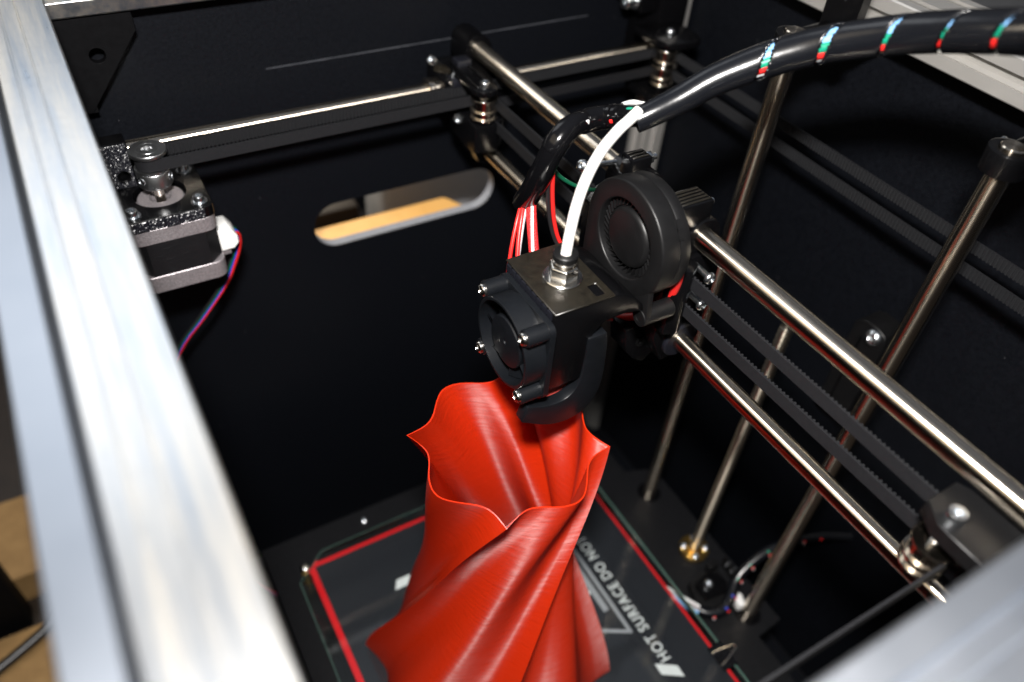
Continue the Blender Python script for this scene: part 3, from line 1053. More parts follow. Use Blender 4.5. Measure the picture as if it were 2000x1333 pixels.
# corner mount
t = thing('corner_mount', 'black printed mount with a bolt at the upright corner extrusion', 'printed bracket', (352, 392, -240))
b = B().box(345, 366.2, 382, 414.4, -240, -176).bevel(0.8, 35, 2)
part('wall_block', b, M['print_gloss'], t)
b = B().prism([(328, 386), (328, 362), (331, 356), (337, 352.5), (349, 351), (356, 353), (359, 360), (359, 386)], 'xy', -197.2, -192.6).bevel(0.6, 50, 2)
part('upper_arm', b, M['print_gloss'], t)
b = B().prism([(328, 386), (328, 360), (333, 354), (349, 354), (359, 360), (359, 386)], 'xy', -234, -229).bevel(0.6, 50, 2)
part('lower_arm', b, M['print_gloss'], t)
b = B().box(331, 345, 386, 414, -186, -166).bevel(0.8, 35, 2)
part('bolt_tab', b, M['print_gloss'], t)
put('screw', ME_M3, t, (CI[0], CI[1], -192.6))
b = B().lathe((330.9, 393, -180), (-1, 0, 0.05), [(0, 0), (5.2, 0), (5.2, 1.0), (3.4, 1.1), (3.4, 4.5), (4.6, 4.7), (4.6, 7.8), (4.0, 8.4), (1.8, 8.4), (1.7, 6.2), (0, 6)], 24)
part('bolt', b, M['steel'], t)

# near gantry block
t = thing('gantry_block', 'black printed block with a bright screw, half hidden by the front extrusion', 'printed bracket', (206, 38, -262), 'printed blocks at the ends of the gantry')
b = B().prism([(194.5, 22), (194.5, 44), (199.5, 52.2), (214.6, 52.4), (222, 34), (222, 22)], 'xy', -206.6, -200.2).bevel(0.25, 45, 1)
part('idler_arm', b, M['satin'], t)
b = B().prism([(207, 22), (207, 52), (214.4, 52), (222, 34), (222, 22)], 'xy', -229, -206.7).bevel(0.25, 45, 1)
part('idler_housing', b, M['print_gloss'], t)
b = B().lathe((GRX, 20, GZU), (0, 1, 0), [(5.2, 0), (7.4, 0), (7.4, 8), (5.2, 8)], 32, close=True)
part('rod_socket', b, M['print_gloss'], t)
put('screw', ME_M3BIG, t, (GF[0], GF[1], -200.2))

# ================================================================== carriage of the print head
t = thing('print_head_carriage', 'black printed carriage sliding on both gantry rods behind the round blower', 'carriage', (213, 215, -262))
b = B().prism([(200, -243), (200, -206), (207, -199), (226, -199), (229, -204), (229, -252), (222, -260), (208, -260)], 'xz', 184, 250).bevel(0.8, 30, 2)
part('body', b, M['print_gloss'], t)
for y0, y1 in ((186, 203), (226, 246)):
    b = B().lathe((GRX, y0, GZU), (0, 1, 0), [(5.1, 0), (8.9, 0), (9.4, 0.5), (9.4, y1 - y0 - 0.5), (8.9, y1 - y0), (5.1, y1 - y0)], 36, close=True)
    part('rod_clamp', b, M['print_gloss'], t)
for y0, y1, n, x0, z1 in ((187, 199, 5, 199, -173.2), (228, 236.5, 3, 206.5, -175.4)):
    b = B()
    x1, z0 = 217.6, -185
    b.box(x0, x1, y0, y1, z0, z1)
    b.bevel(0.7, 35, 2)
    part('clamp_lug', b, M['print_gloss'], t)
    for i in range(n):
        yy = y0 + 0.9 + (y1 - y0 - 1.8) * (i + 0.5) / n
        part('rib', B().box(x0 + 1, x1 - 1, yy - 0.55, yy + 0.55, z1 + 0.01, z1 + 0.45).bevel(0.15, 35, 1), M['print_top'], t)
    put('nut', ME_NUT, t, (x1, (y0 + y1) / 2, z0 + 6.4), (1, 0, 0))
    b = B().cyl((x1 + 0.5, (y0 + y1) / 2, z0 + 6.4), (x1 + 5.2, (y0 + y1) / 2, z0 + 6.4), 1.5, 14)
    part('screw_end', b, M['steel'], t)
put('screw', ME_PANZ, t, (191.5, 244, -182.5), (-0.9, -0.35, 0.25))
part('screw_shank', B().cyl((191.6, 244, -182.5), (212, 244, -185.5), 1.4, 12), M['steel'], t)
b = B().lathe((GRX, 182, GZL), (0, 1, 0), [(4.4, 0), (8.6, 0), (9.4, 0.8), (9.4, 67), (4.4, 67)], 36, close=True)
part('lower_bearing_holder', b, M['print_rough'], t)
b = B().prism([(198, 184.2), (198, 178), (204, 175.5), (209.5, 179), (209.5, 184.2)], 'xy', -234, -198).bevel(0.7, 35, 2)
part('belt_anchor', b, M['print_gloss'], t)
for z in (-203.6, -218.4):
    b = B().cyl((213.4, 184, z), (213.4, 174.8, z - 0.3), 1.5, 14)
    part('screw_shank', b, M['steel'], t)
    put('screw', ME_PANZ, t, (213.4, 174.8, z - 0.3), (0.0, -1, -0.03))
b = B().prism([(190.5, -241), (199.6, -241), (203, -250), (212, -262), (206, -268), (199, -263), (193.5, -256)], 'xz', 193, 206).bevel(0.6, 35, 2)
part('lower_bracket', b, M['print_gloss'], t)
b = B().lathe((200.8, 193, -252), (0, -1, 0), [(1.2, 0), (2.6, 0), (2.6, 0.8), (1.2, 0.8)], 20, close=True)
part('bush', b, M['satin'], t)
b = B().box(196.6, 199, 180.5, 183.6, -227, -217).bevel(0.3, 35, 1)
part('tie', b, M['steel'], t)

rw = B().tube([(183, 214, -246), (190, 207, -243.5), (198, 198, -239), (201, 190, -231), (200.5, 182.5, -219), (199, 178.5, -207), (197.5, 177, -198), (199, 180, -190.5), (206, 188, -190)], 1.9, 12, 8)
solo('blower_wire', rw, M['red_wire'], 'red wire looping out behind the round black blower', 'wire', (200, 185, -220))

# ================================================================== hot end
HX, HY = 149.3, 192.8
t = thing('hot_end_housing', 'black printed block carrying the white tube fitting and the square fan', 'printed housing', (150, 193, -243))
b = B().prism([(135, -195.4), (162.4, -195.4), (166.5, -196.4), (170.5, -198.6), (175, -202.2), (179, -206.4), (180, -210), (170, -207.6), (160, -208.4), (155.4, -213), (153.4, -222), (152.4, -237.6), (135, -237.6)], 'xz', 175, 212.5).bevel(0.6, 35, 2)
part('body', b, M['print_gloss'], t)
b = B().plate_with_holes([(134.6, 174.6), (162.6, 174.6), (162.6, 212.8), (134.6, 212.8)], [rrect(155.2, 159.4, 177.2, 184.2, 0.8, 2), circle(HX, HY, 3, 20)], 'xy', -195.39, -194.6).bevel(0.25, 60, 1)
part('top_face', b, M['print_top'], t)
b = B()
for i in range(9):
    b.box(134.2, 134.95, 177 + i * 3.9, 179.9 + i * 3.9, -199.4 + 0.2 * (i % 3), -195.6)
part('mounting_bridge', B().box(177, 201, 189, 210, -222, -209).bevel(0.6, 35, 2), M['print_gloss'], t)
part('rough_edge', b, M['print_rough'], t, kind='stuff')

t = thing('tube_fitting', 'nickel push fitting with a flanged hexagon on the housing', 'tube fitting', (HX, HY, -194.6))
part('flange', B().lathe((HX, HY, -194.6), (0, 0, 1), [(3, 0), (7.9, 0), (8.1, 0.25), (8.1, 0.9), (7.8, 1.2), (3, 1.2)], 48, close=True), M['nickel'], t)
b = B().lathe((HX, HY, -193.4), (0, 0, 1), [(2.6, 0), (6.2, 0), (6.2, 5.2), (5.5, 5.8), (2.6, 5.8)], 6, close=True, phase=0.35).bevel(0.25, 40, 2)
part('hexagon', b, M['nickel'], t)
part('neck', B().lathe((HX, HY, -187.8), (0, 0, 1), [(2.6, 0), (4.5, 0), (4.9, 0.4), (4.9, 1.8), (4.4, 2.2), (4.4, 2.8), (2.6, 2.8)], 36, close=True), M['bearing'], t)
part('collar', B().lathe((HX, HY, -185.0), (0, 0, 1), [(2.4, 0), (4.9, 0), (5.1, 0.3), (5.1, 2.4), (4.7, 2.9), (2.6, 2.9), (2.4, 2.6)], 36, close=True), M['satin'], t)

b = B().tube([(HX, HY, -190), (HX + 0.3, HY + 0.3, -184), (HX + 2.2, HY + 2.2, -176), (HX + 6.2, HY + 5.6, -165.5), (HX + 11.8, HY + 9.0, -156.6), (HX + 19.5, HY + 12.4, -149), (HX + 28.5, HY + 15.4, -144), (HX + 34.5, HY + 16.6, -141.2), (HX + 39, HY + 17.6, -139)], 2.2, 20, 10)
solo('filament_tube', b, M['ptfe'], 'white plastic tube curving from the fitting up to the cable', 'tube', (HX, HY, -190))

t = thing('nozzle_heater', 'red rubber covered heater block with a small nozzle under the housing', 'heater block', (HX, 192, -262))
part('sock', B().box(140, 156, 181, 203, -260, -243.5).bevel(1.2, 35, 3), M['sock'], t)
part('heat_break', B().cyl((HX, HY, -244), (HX, HY, -237), 3.2, 20), M['nickel'], t)
part('nozzle', B().lathe((HX, HY, -261), (0, 0, -1), [(3.6, 0), (3.6, 3), (0.9, 7.4), (0, 7.4)], 20), M['brass'], t)

# curved cooling duct
t = thing('air_duct', 'curved black printed duct reaching down round the nozzle into the vase', 'air duct', (150, 180, -255))
outer = [(161.8, -214), (163.2, -222), (164.2, -236), (163.9, -246), (161.6, -254), (157.5, -259.2), (151, -261.8), (144, -261.6), (136, -258.6), (124.2, -251)]
inner = [(126.4, -242.4), (134, -245.6), (140, -247), (145.5, -246.6), (149.6, -243.6), (152, -238), (152.8, -228), (152.7, -221), (152.5, -214)]
oc = [(p.x, p.z) for p in catmull([(q[0], 0, q[1]) for q in outer], 4)]
ic = [(p.x, p.z) for p in catmull([(q[0], 0, q[1]) for q in inner], 4)]
b = B()
A = [b.v((q[0], 174, q[1])) for q in oc + ic]; C = [b.v((q[0], 179.6, q[1])) for q in oc + ic]
n = len(A)
for i in range(n):
    b.face((A[i], A[(i + 1) % n], C[(i + 1) % n], C[i]))
for R_ in (A, C):
    bmesh.ops.triangle_fill(b.bm, use_beauty=True, edges=[b.bm.edges.get((R_[i], R_[(i + 1) % n])) for i in range(n)])
b.bevel(0.7, 40, 2)
part('shell', b, M['satin_blue'], t)
part('inlet', B().box(156, 172, 182, 208, -216, -208.6).bevel(0.6, 35, 2), M['print_gloss'], t)

# ------------------------------------------------------------------ square axial fan
FY, FZ = 191.4, -218.2
t = thing('axial_fan', 'square black fan with four silver screws on the side of the hot end', 'cooling fan', (127, FY, FZ))
part('ring', B().lathe((121.8, FY, FZ), (1, 0, 0), [(18.3, 0), (19.4, 0), (19.7, 0.3), (19.7, 9.6), (18.3, 9.6)], 64, close=True), M['satin_blue'], t)
part('mounting_flange', B().plate_with_holes(rrect(FY - 20, FY + 20, FZ - 20, FZ + 20, 3.6, 5), [circle(FY, FZ, 18.3, 48)], 'yz', 131.2, 133.9).bevel(0.3, 60, 1), M['satin_blue'], t)
for sy_ in (-1, 1):
    for sz_ in (-1, 1):
        cy, cz = FY + 16 * sy_, FZ + 16 * sz_
        b = B().lathe((121.9, cy, cz), (1, 0, 0), [(1.6, 0), (3.4, 0), (3.7, 0.3), (3.7, 9.4), (1.6, 9.4)], 24, close=True)
        part('screw_boss', b, M['satin_blue'], t)
        put('screw', ME_PAN, t, (121.9, cy, cz), (-1, 0, 0), random.random())
part('hub', B().lathe((131, FY, FZ), (-1, 0, 0), [(11.2, 0), (11.6, 0.3), (11.6, 6.8), (11.2, 7.3), (10.6, 7.4), (1.2, 7.4), (1.1, 6.8), (0, 6.8)], 48), M['satin_blue'], t)
bl = B()
rows = []
for i in range(7):
    r = 11.3 + (17.7 - 11.3) * i / 6
    row = []
    for j in range(5):
        a = math.radians(-20 + 40 * j / 4 + 5 * i / 6)
        x = 2.2 - 4.4 * j / 4 + 0.5 * math.sin(j / 4 * PI)
        row.append((r * math.cos(a), r * math.sin(a), x))
    rows.append(row)
for s in (0.35, -0.35):
    vs = [[bl.v((p[0], p[1], p[2] + s)) for p in row] for row in rows]
    for i in range(6):
        for j in range(4):
            bl.face((vs[i][j], vs[i][j + 1], vs[i + 1][j + 1], vs[i + 1][j]))
ME_BLADE = bl.mesh('blade')
ME_BLADE.materials.append(M['satin_blue'])
for k in range(7):
    put('blade', ME_BLADE, t, (127.4, FY, FZ), (1, 0, 0), 2 * PI * k / 7 + 0.3)
for k in range(4):
    a = k * PI / 2 + 0.6
    c, s = math.cos(a), math.sin(a)
    b = B().cyl((132.2, FY + 9 * c, FZ + 9 * s), (132.2, FY + 18.6 * c, FZ + 18.6 * s), 0.9, 8)
    part('strut', b, M['satin_blue'], t)
part('back_plate', B().lathe((131.6, FY, FZ), (1, 0, 0), [(0, 0), (11.4, 0), (11.4, 1.6), (0, 1.6)], 40), M['satin_blue'], t)

# ------------------------------------------------------------------ radial blower
BY, BZ, BR = 195.6, -187.0, 25.4
BX = 179.6
t = thing('blower_fan', 'round black blower standing upright beside the white tube', 'blower fan', (BX + 8, BY, BZ))


def blower_outline(off):
    out = []
    r = BR + off
    for i in range(49):
        a = math.radians(0 - 300 * i / 48 + 0)
        out.append((BY + r * math.cos(a), BZ + r * math.sin(a)))
    # (circle runs from +Y clockwise; close with the outlet on the +Y side)
    out = [(BY + r * math.cos(math.radians(a)), BZ + r * math.sin(math.radians(a))) for a in range(0, 276, 6)]
    out += [(BY + 8, BZ - r - 1.5), (BY + 8, BZ - r - 4.5), (BY + r, BZ - r - 4.5)]
    return out


front = blower_outline(0)
b = B().plate_with_holes(front, [circle(BY, BZ, 17.2, 48)], 'yz', BX, BX + 9.2)
b.bevel(1.0, 60, 3)
part('cover', b, M['satin'], t)
b = B().plate_with_holes(blower_outline(-0.35), [circle(BY, BZ, 17.2, 48)], 'yz', BX + 9.21, BX + 14.6)
b.bevel(0.8, 60, 2)
part('housing', b, M['satin'], t)
b = B().lathe((BX + 13.2, BY, BZ), (1, 0, 0), [(0, 0), (17.1, 0), (17.1, 0.6), (0, 0.6)], 40)
part('back_wall', b, M['satin'], t)
b = B().lathe((BX + 13, BY, BZ), (-1, 0, 0), [(13.0, 0), (13.3, 9.6), (13.0, 10.6), (12.0, 11.4), (11.0, 11.7), (0, 11.9)], 56)
part('hub', b, M['satin'], t)
b = B()
for k in range(36):
    a = 2 * PI * k / 36
    for w_, r0, r1 in ((0.28, 13.6, 16.9),):
        pts = []
        for r, da in ((r0, 0), (r1, 0.16)):
            for s in (-1, 1):
                aa = a + da + s * w_ / r
                pts.append((BY + r * math.cos(aa), BZ + r * math.sin(aa)))
        q = [pts[0], pts[1], pts[3], pts[2]]
        b.prism(q, 'yz', BX + 2.6, BX + 12.6)
part('impeller_blades', b, M['satin'], t, kind='stuff')
b = B().prism([(BY - 12.0, -208.5), (BY - 14, -214.5), (BY - 16.2, -217.6), (BY - 19.2, -218.8), (BY - 22.2, -217.2), (BY - 23.3, -214), (BY - 22.4, -207), (BY - 21.5, -200)], 'yz', BX + 0.02, BX + 3).bevel(0.4, 50, 2)
part('lug_web', b, M['satin'], t)
b = B().lathe((BX - 0.3, BY - 19.4, -214.6), (1, 0, 0), [(2.1, 0), (3.9, 0), (4.2, 0.3), (4.2, 16.2), (3.9, 16.5), (2.1, 16.5)], 28, close=True)
part('mounting_lug', b, M['satin'], t)
a = math.radians(38)
for k, a in enumerate((22, 30.5)):
    a = math.radians(180 - a - 115)
    c, s = math.cos(math.radians((148, 140)[k])), math.sin(math.radians((148, 140)[k]))
    p = Vector((BX + 9.6, BY + (BR - 0.3) * c, BZ + (BR - 0.3) * s))
    d = Vector((0, -s, c))
    b = B()
    n_ = Vector((0, c, s))
    q = []
    for sx_, sd in ((-1.4, -2.6), (1.0, -2.6), (1.0, 2.2), (-1.4, 2.2)):
        for h in (0.0, 0.7):
            q.append(b.v(p + Vector((sx_, 0, 0)) + d * sd + n_ * h))
    for i in range(4):
        j = (i + 1) % 4
        b.face((q[2 * i], q[2 * j], q[2 * j + 1], q[2 * i + 1]))
    b.face([q[1], q[3], q[5], q[7]])
    part('clip', b, M['satin'], t)

# ================================================================== cable with spiral wrap
cable = [(470, 95, 60), (400, 52, 14), (325, 34, -26), (255, 44, -55), (215, 72, -66), (238, 103, -75.8), (246.3, 118, -81.7), (251, 135, -88.7), (252.7, 152, -96), (249.4, 167.4, -103.3), (242.5, 181.7, -110.7), (231.3, 193.2, -118.8), (217, 202.3, -127.9), (204.7, 206.6, -135.8), (194, 209.5, -141), (188, 211.5, -144)]
cpath = catmull(cable, 12)


def resample(path, step):
    out = [path[0]]
    acc = 0.0
    for a, c in zip(path, path[1:]):
        L = (c - a).length
        d = step - acc
        while d <= L:
            out.append(a + (c - a) * (d / L))
            d += step
        acc = L - (d - step)
    return out


cp = resample(cpath, 0.5)
# frame: u faces the open top of the printer, turned with the path
cfr = []
uu = None
for i, p in enumerate(cp):
    tg = (cp[min(i + 1, len(cp) - 1)] - cp[max(i - 1, 0)]).normalized()
    ref = Vector((-0.62, -0.62, 0.48))
    u = (ref - tg * ref.dot(tg)).normalized()
    cfr.append((u, tg.cross(u)))
I0 = min(range(len(cp)), key=lambda i: (cp[i] - Vector((215, 72, -66))).length)   # from here on the cable is in view
NC = len(cp)
t = thing('wrapped_cable', 'thick black spiral wrapped cable arching over the printer, coloured wires showing', 'cable', (175, 130, -90))
b = B()
SEG = 32
pitch, gap = 22.5, 0.125
rad_o = 6.7
ringv = []
for i, (p, (u, w)) in enumerate(zip(cp, cfr)):
    ringv.append([b.v(p + (u * math.cos(2 * PI * k / SEG) + w * math.sin(2 * PI * k / SEG)) * (rad_o - 1.9 * max(0.0, (105 - (NC - i)) / 105))) for k in range(SEG)])
for i in range(len(cp) - 1):
    s = (i - I0) * 0.5
    for k in range(SEG):
        fr_ = (s / pitch + (k + 0.5) / SEG + 0.396) % 1.0
        if fr_ > gap + 0.035 * math.sin(s * 0.21) or s > 161:
            j = (k + 1) % SEG
            b.face((ringv[i][k], ringv[i][j], ringv[i + 1][j], ringv[i + 1][k]))
for v in [v for v in b.bm.verts if not v.link_faces]:
    b.bm.verts.remove(v)
o = part('spiral_wrap', b, M['wrap'], t)
sd = o.modifiers.new('thickness', 'SOLIDIFY')
sd.thickness = 1.0 * MM
sd.offset = -1
for nm, mt, ang, tw, r in (('pale_blue_wire', 'blue_wire', 62, 0.0, 2.1), ('pale_blue_wire', 'blue_wire', 20, 0.0, 2.1), ('green_wire', 'green_wire', -20, 0.0, 2.1), ('red_wire', 'red_wire', -62, -0.0, 2.1), ('white_wire', 'white_wire', -104, 0.0, 2.1), ('grey_wire', 'grey_wire', 112, 0.0, 2.2), ('black_wire', 'black_wire', 190, 0.0, 2.4), ('black_wire', 'black_wire', 235, 0.0, 2.0)):
    b = B()
    prev = None
    for i in range(0, NC - 16, 3):
        p, (u, w) = cp[i], cfr[i]
        a = math.radians(ang + ((i - I0) / 405 - 0.5) * 55 * (1 if nm in ('red_wire', 'white_wire') else 0.25))
        c = p + (u * math.cos(a) + w * math.sin(a)) * (3.4 - 2.2 * max(0.0, (122 - (NC - i)) / 122))
        ring = [b.v(c + (u * math.cos(2 * PI * k / 10) + w * math.sin(2 * PI * k / 10)) * r) for k in range(10)]
        if prev:
            for k in range(10):
                b.face((prev[k], prev[(k + 1) % 10], ring[(k + 1) % 10], ring[k]))
        prev = ring
    part(nm, b, M[mt], t)

t = thing('head_cable', 'glossy black taped cable bending down behind the hot end', 'cable', (165, 230, -160))
c2 = [(199, 208, -138.6), (191.5, 212.6, -142.6), (189.8, 222.5, -147.4), (186.5, 229, -150.6), (178, 229.5, -150.6), (168.8, 226.6, -150), (162, 225, -154.5), (159, 226.8, -164.5), (158.6, 232.5, -178), (160, 241.5, -192)]
cp2 = catmull(c2, 10)
n2 = len(cp2)


def sub(a, c):
    return cp2[int(a * (n2 - 1)):int(c * (n2 - 1)) + 1]


for a, c, r in ((0.0, 0.34, 4.4), (0.31, 0.47, 4.9), (0.44, 0.60, 4.6), (0.57, 0.71, 5.0), (0.68, 0.83, 4.8), (0.80, 1.0, 5.1)):
    b = B().tube(sub(a, c), r, 24, 1, radii=lambda s, r=r: r * (0.97 + 0.06 * s))
    part('sleeve', b, M['gloss_black'], t)
for a in (0.20, 0.26):
    b = B().tube(sub(a, a + 0.028), 5.0, 24, 1)
    part('tape_band', b, M['gloss_black'], t)
for nm, mt, off, r in (('green_wire', 'green_wire', (-1.6, -2.2, 3.2), 1.2), ('red_wire', 'red_wire', (-2.6, -3.6, 0.6), 1.2), ('white_wire', 'white_wire', (1.5, 0.2, 4.6), 1.1)):
    o = Vector(off)
    b = B().tube([Vector((197, 208.6, -139.6)) + o * 0.35, Vector((191.6, 213.5, -142.6)) + o * 0.8, Vector((190.2, 218, -144.6)) + o, Vector((190.2, 222, -147)) + o, Vector((188, 226, -149.5)) + o * 0.8], r, 10, 6)
    part(nm, b, M[mt], t)
part('label', B().box(174.6, 176.2, 224.5, 225.0, -150.2, -147.4), M['white_wire'], t)

# wires from the cable to the hot end
ws = thing('hot_end_wires', 'red, black and white wires hanging behind the hot end', 'wire bundle', (152, 232, -205))
b = B().tube([(158.5, 239, -189), (154.5, 234, -193), (150, 228, -202), (147, 222, -213), (146.5, 217, -226), (147, 214, -236)], 1.0, 10, 8)
part('red_wire', b, M['red_wire'], ws)
b = B().tube([(159.5, 238, -189), (155, 233, -194.5), (149.4, 226, -206), (144.4, 219.5, -217), (141, 216, -226), (140, 214, -236)], 0.8, 10, 8)
part('grey_wire', b, M['grey_wire'], ws)
b = B().tube([(158, 240, -190), (153, 235, -195), (148, 230, -205), (144.8, 226, -218), (143.5, 221, -232), (144, 216, -240)], 0.9, 10, 8)
part('red_wire', b, M['red_wire'], ws)
b = B().tube([(160.5, 237, -187), (158, 231.5, -193), (156.2, 225.5, -202.5), (155.4, 221, -212), (155, 218, -222)], 2.3, 14, 8)
part('braided_sleeve', b, M['red_braid'], ws)
b = B().tube([(158.9, 233.4, -188), (156.6, 228.5, -194.2), (154.7, 223.2, -203.6), (154, 219.4, -211)], 0.75, 8, 8)
part('white_wire', b, M['white_wire'], ws)
b = B().tube([(155.3, 220.5, -213), (155.05, 218.8, -219), (154.9, 217, -226)], 2.6, 14, 6)
part('red_tube', b, M['red_wire'], ws)
fw = thing('blower_leads', 'thin red and black leads running down behind the white tube', 'wire pair', (166, 228, -190))
b = B().tube([(161, 225, -160), (163.2, 226.8, -170), (165.2, 228, -182), (167.6, 228, -195), (171, 227, -206), (176, 224, -214)], 0.95, 10, 8)
part('red_wire', b, M['red_wire'], fw)
b = B().tube([(159.6, 226, -160), (161.8, 227.8, -170), (163.6, 229, -182), (166, 229, -195), (169.4, 228, -206), (174, 225, -214)], 0.95, 10, 8)
part('black_wire', b, M['black_wire'], fw)
b = B().tube([(163.5, 230, -164), (170, 234, -175), (178, 235, -182.5), (187, 235, -188), (198, 235, -192)], 0.9, 10, 8)
solo('sensor_wire', b, M['dark_green'], 'dark green wire running behind the white tube to the gantry', 'wire', (180, 235, -180))


# ================================================================== the printed vase
VC = (123.27, 181.02)
VZT, VZB = -270.0, -488.3
PHI = [0, 3, 6, 10, 14, 18, 24, 30, 36, 42, 46, 50, 56, 62, 68, 73, 78, 83, 86, 88.5, 90]
RR = [45.3, 42.3, 40.0, 37.9, 36.7, 36.5, 37.3, 39.1, 41.0, 42.4, 42.7, 42.3, 40.6, 38.8, 37.4, 37.0, 37.5, 39.4, 41.5, 43.7, 45.3]


def hermite(x, xs, ys):
    n = len(xs)
    for i in range(n - 1):
        if x <= xs[i + 1]:
            break
    h = xs[i + 1] - xs[i]
    t = (x - xs[i]) / h

    def slope(k):
        if k == 0:
            return (ys[1] - ys[0]) / (xs[1] - xs[0])
        if k == n - 1:
            return (ys[-1] - ys[-2]) / (xs[-1] - xs[-2])
        return (ys[k + 1] - ys[k - 1]) / (xs[k + 1] - xs[k - 1])
    m0, m1 = slope(i) * h, slope(i + 1) * h
    return ys[i] * (2 * t ** 3 - 3 * t * t + 1) + m0 * (t ** 3 - 2 * t * t + t) + ys[i + 1] * (3 * t * t - 2 * t ** 3) + m1 * (t ** 3 - t * t)


def vase_scale(t):
    kn = (0, .25, .5, .75, 1.)
    yv = (45.3, 40.11, 45.45, 62.10, 78.19)
    s = 0.0
    for i in range(5):
        L = 1.0
        for j in range(5):
            if j != i:
                L *= (t - kn[j]) / (kn[i] - kn[j])
        s += yv[i] * L
    return s / 45.3


def vase_turn(t):
    return 149 - (137.87 * t - 14.17 * t * t - 30.20 * t ** 3)


samples = []
base_phi = []
x = 0.0
while x < 90:
    base_phi.append(x)
    x += 0.9 if (x < 8 or x > 82) else 1.6
for k in range(4):
    for p in base_phi:
        samples.append((k * 90 + p, hermite(p, PHI, RR)))
NS, NH = len(samples), 150
b = B()


def vase_ring(t, inset):
    s = vase_scale(t)
    a0 = vase_turn(t)
    z = VZT + (VZB - VZT) * t
    out = []
    for a, r in samples:
        an = math.radians(a + a0)
        rr_ = r * s - inset
        out.append(b.v((VC[0] + rr_ * math.cos(an), VC[1] + rr_ * math.sin(an), z)))
    return out


ro = [vase_ring(i / NH, 0.0) for i in range(NH + 1)]
ri = [vase_ring(i / NH, 0.65) for i in range(NH)]
for R_ in (ro, ri):
    for A, C in zip(R_, R_[1:]):
        for k in range(NS):
            j = (k + 1) % NS
            b.face((A[k], A[j], C[j], C[k]))
for k in range(NS):
    j = (k + 1) % NS
    b.face((ro[0][k], ri[0][k], ri[0][j], ro[0][j]))
cb = b.v((VC[0], VC[1], VZB)); ct = b.v((VC[0], VC[1], VZT + (VZB - VZT) * (NH - 1) / NH))
for k in range(NS):
    j = (k + 1) % NS
    b.face((ro[-1][k], cb, ro[-1][j]))
    b.face((ri[-1][k], ri[-1][j], ct))
solo('printed_vase', b, M['filament'], 'tall twisted red vase standing on the print bed', 'vase', (VC[0], VC[1], VZB), angle=70)

# ================================================================== heated bed
BED = -492.0
bed = thing('heated_bed', 'square red edged print bed with a black warning sheet under the vase', 'print bed', (152, 190, BED - 2))
part('board', B().prism([(45.5, 82), (258.8, 82), (258.8, 296), (50, 297.5), (45.5, 294)], 'xy', BED - 2, BED).bevel(0.2, 50, 1), M['pcb_red'], bed)
part('print_sheet', B().box(49.6, 256.4, 84, 294.0, BED + 0.02, BED + 0.4), M['sheet'], bed)
ZI = BED + 0.5


def ink(name, poly, material, kind=None):
    b = B()
    b.face([b.v((q[0], q[1], ZI)) for q in poly])
    return part(name, b, material, bed)


# lettering printed on the sheet
fc = bpy.data.curves.new('warning_lettering', 'FONT')
fc.body = 'HOT SURFACE DO NOT TOUCH'
fc.size = 10.8 * MM
fc.offset = 0.14 * MM
fc.space_character = 1.13
tmp = bpy.data.objects.new('tmp', fc)
COL.objects.link(tmp)
me = bpy.data.meshes.new_from_object(tmp.evaluated_get(bpy.context.evaluated_depsgraph_get()))
bpy.data.objects.remove(tmp)
me.materials.append(M['ink'])
fo = bpy.data.objects.new('warning_lettering', me)
COL.objects.link(fo)
fo.parent = bed
fo.location = (Vector((229.2, 125.0, ZI)) - LOC[bed.name]) * MM
fo.rotation_euler = (0, 0, PI / 2)
fo.scale = (0.8, 1, 1)
fo['label'] = 'white printed capitals along the bed edge'


def band(p, q, w):
    p, q = Vector((*p, 0)), Vector((*q, 0))
    d = (q - p).normalized(); n = Vector((-d.y, d.x, 0)) * w / 2
    return [tuple((p + n)[:2]), tuple((q + n)[:2]), tuple((q - n)[:2]), tuple((p - n)[:2])]


TA, TB = (216.4, 152.4), (216.4, 228)
apex = (216.4 - 0.866 * 75.6, 190.2)
ink('warning_triangle_side', band((TA[0], TA[1] - 1), (TB[0], TB[1] + 1), 2.6), M['ink_grey'])
ink('warning_triangle_side', band((TA[0] - 1.4, TA[1] + 0.8), apex, 2.4), M['ink_grey'])
ink('warning_triangle_side', band((TB[0] - 1.4, TB[1] - 0.8), apex, 2.4), M['ink_grey'])
ink('heat_symbol_bar', band((210.6, 172), (210.6, 210), 4.2), M['ink_grey'])
ink('heat_symbol_dot', circle(206.2, 189, 2.2, 20), M['ink'])
for dy in (0, -14.6, -29.2):
    ink('hazard_stripe', [(217.2, 127.4 + dy), (229.9, 119.2 + dy), (229.6, 111.4 + dy), (217.0, 119.6 + dy)], M['ink'])
for dx in (0, 14.6):
    ink('hazard_stripe', [(95 + dx, 259), (105 + dx, 259), (101.5 + dx, 252.4), (91.4 + dx, 252.4)], M['ink'])

gl = thing('glass_plate', 'clear glass plate with a cut corner lying on the print bed', 'glass plate', (150, 190, BED + 0.6))
gp = [(35, 66), (261.2, 66), (261.2, 302), (58, 302), (37, 285)]
part('pane', B().prism(gp, 'xy', BED + 0.6, BED + 3.4), M['glass'], gl)
for i in range(1, 5):
    p, q_ = Vector((*gp[i], 0)), Vector((*gp[(i + 1) % 5], 0))
    d = (q_ - p).normalized(); n = Vector((d.y, -d.x, 0))
    w = (1.5 if i == 1 else 0.5)
    a_ = [p + n * 0.05, q_ + n * 0.05, q_ + n * (0.05 + w), p + n * (0.05 + w)]
    b = B().prism([(v.x, v.y) for v in a_], 'xy', BED + (0.5 if i == 1 else 2.6), BED + 3.3)
    part('ground_edge', b, M['glass_edge'], gl)
    LOC['x'] = LOC[gl.name]

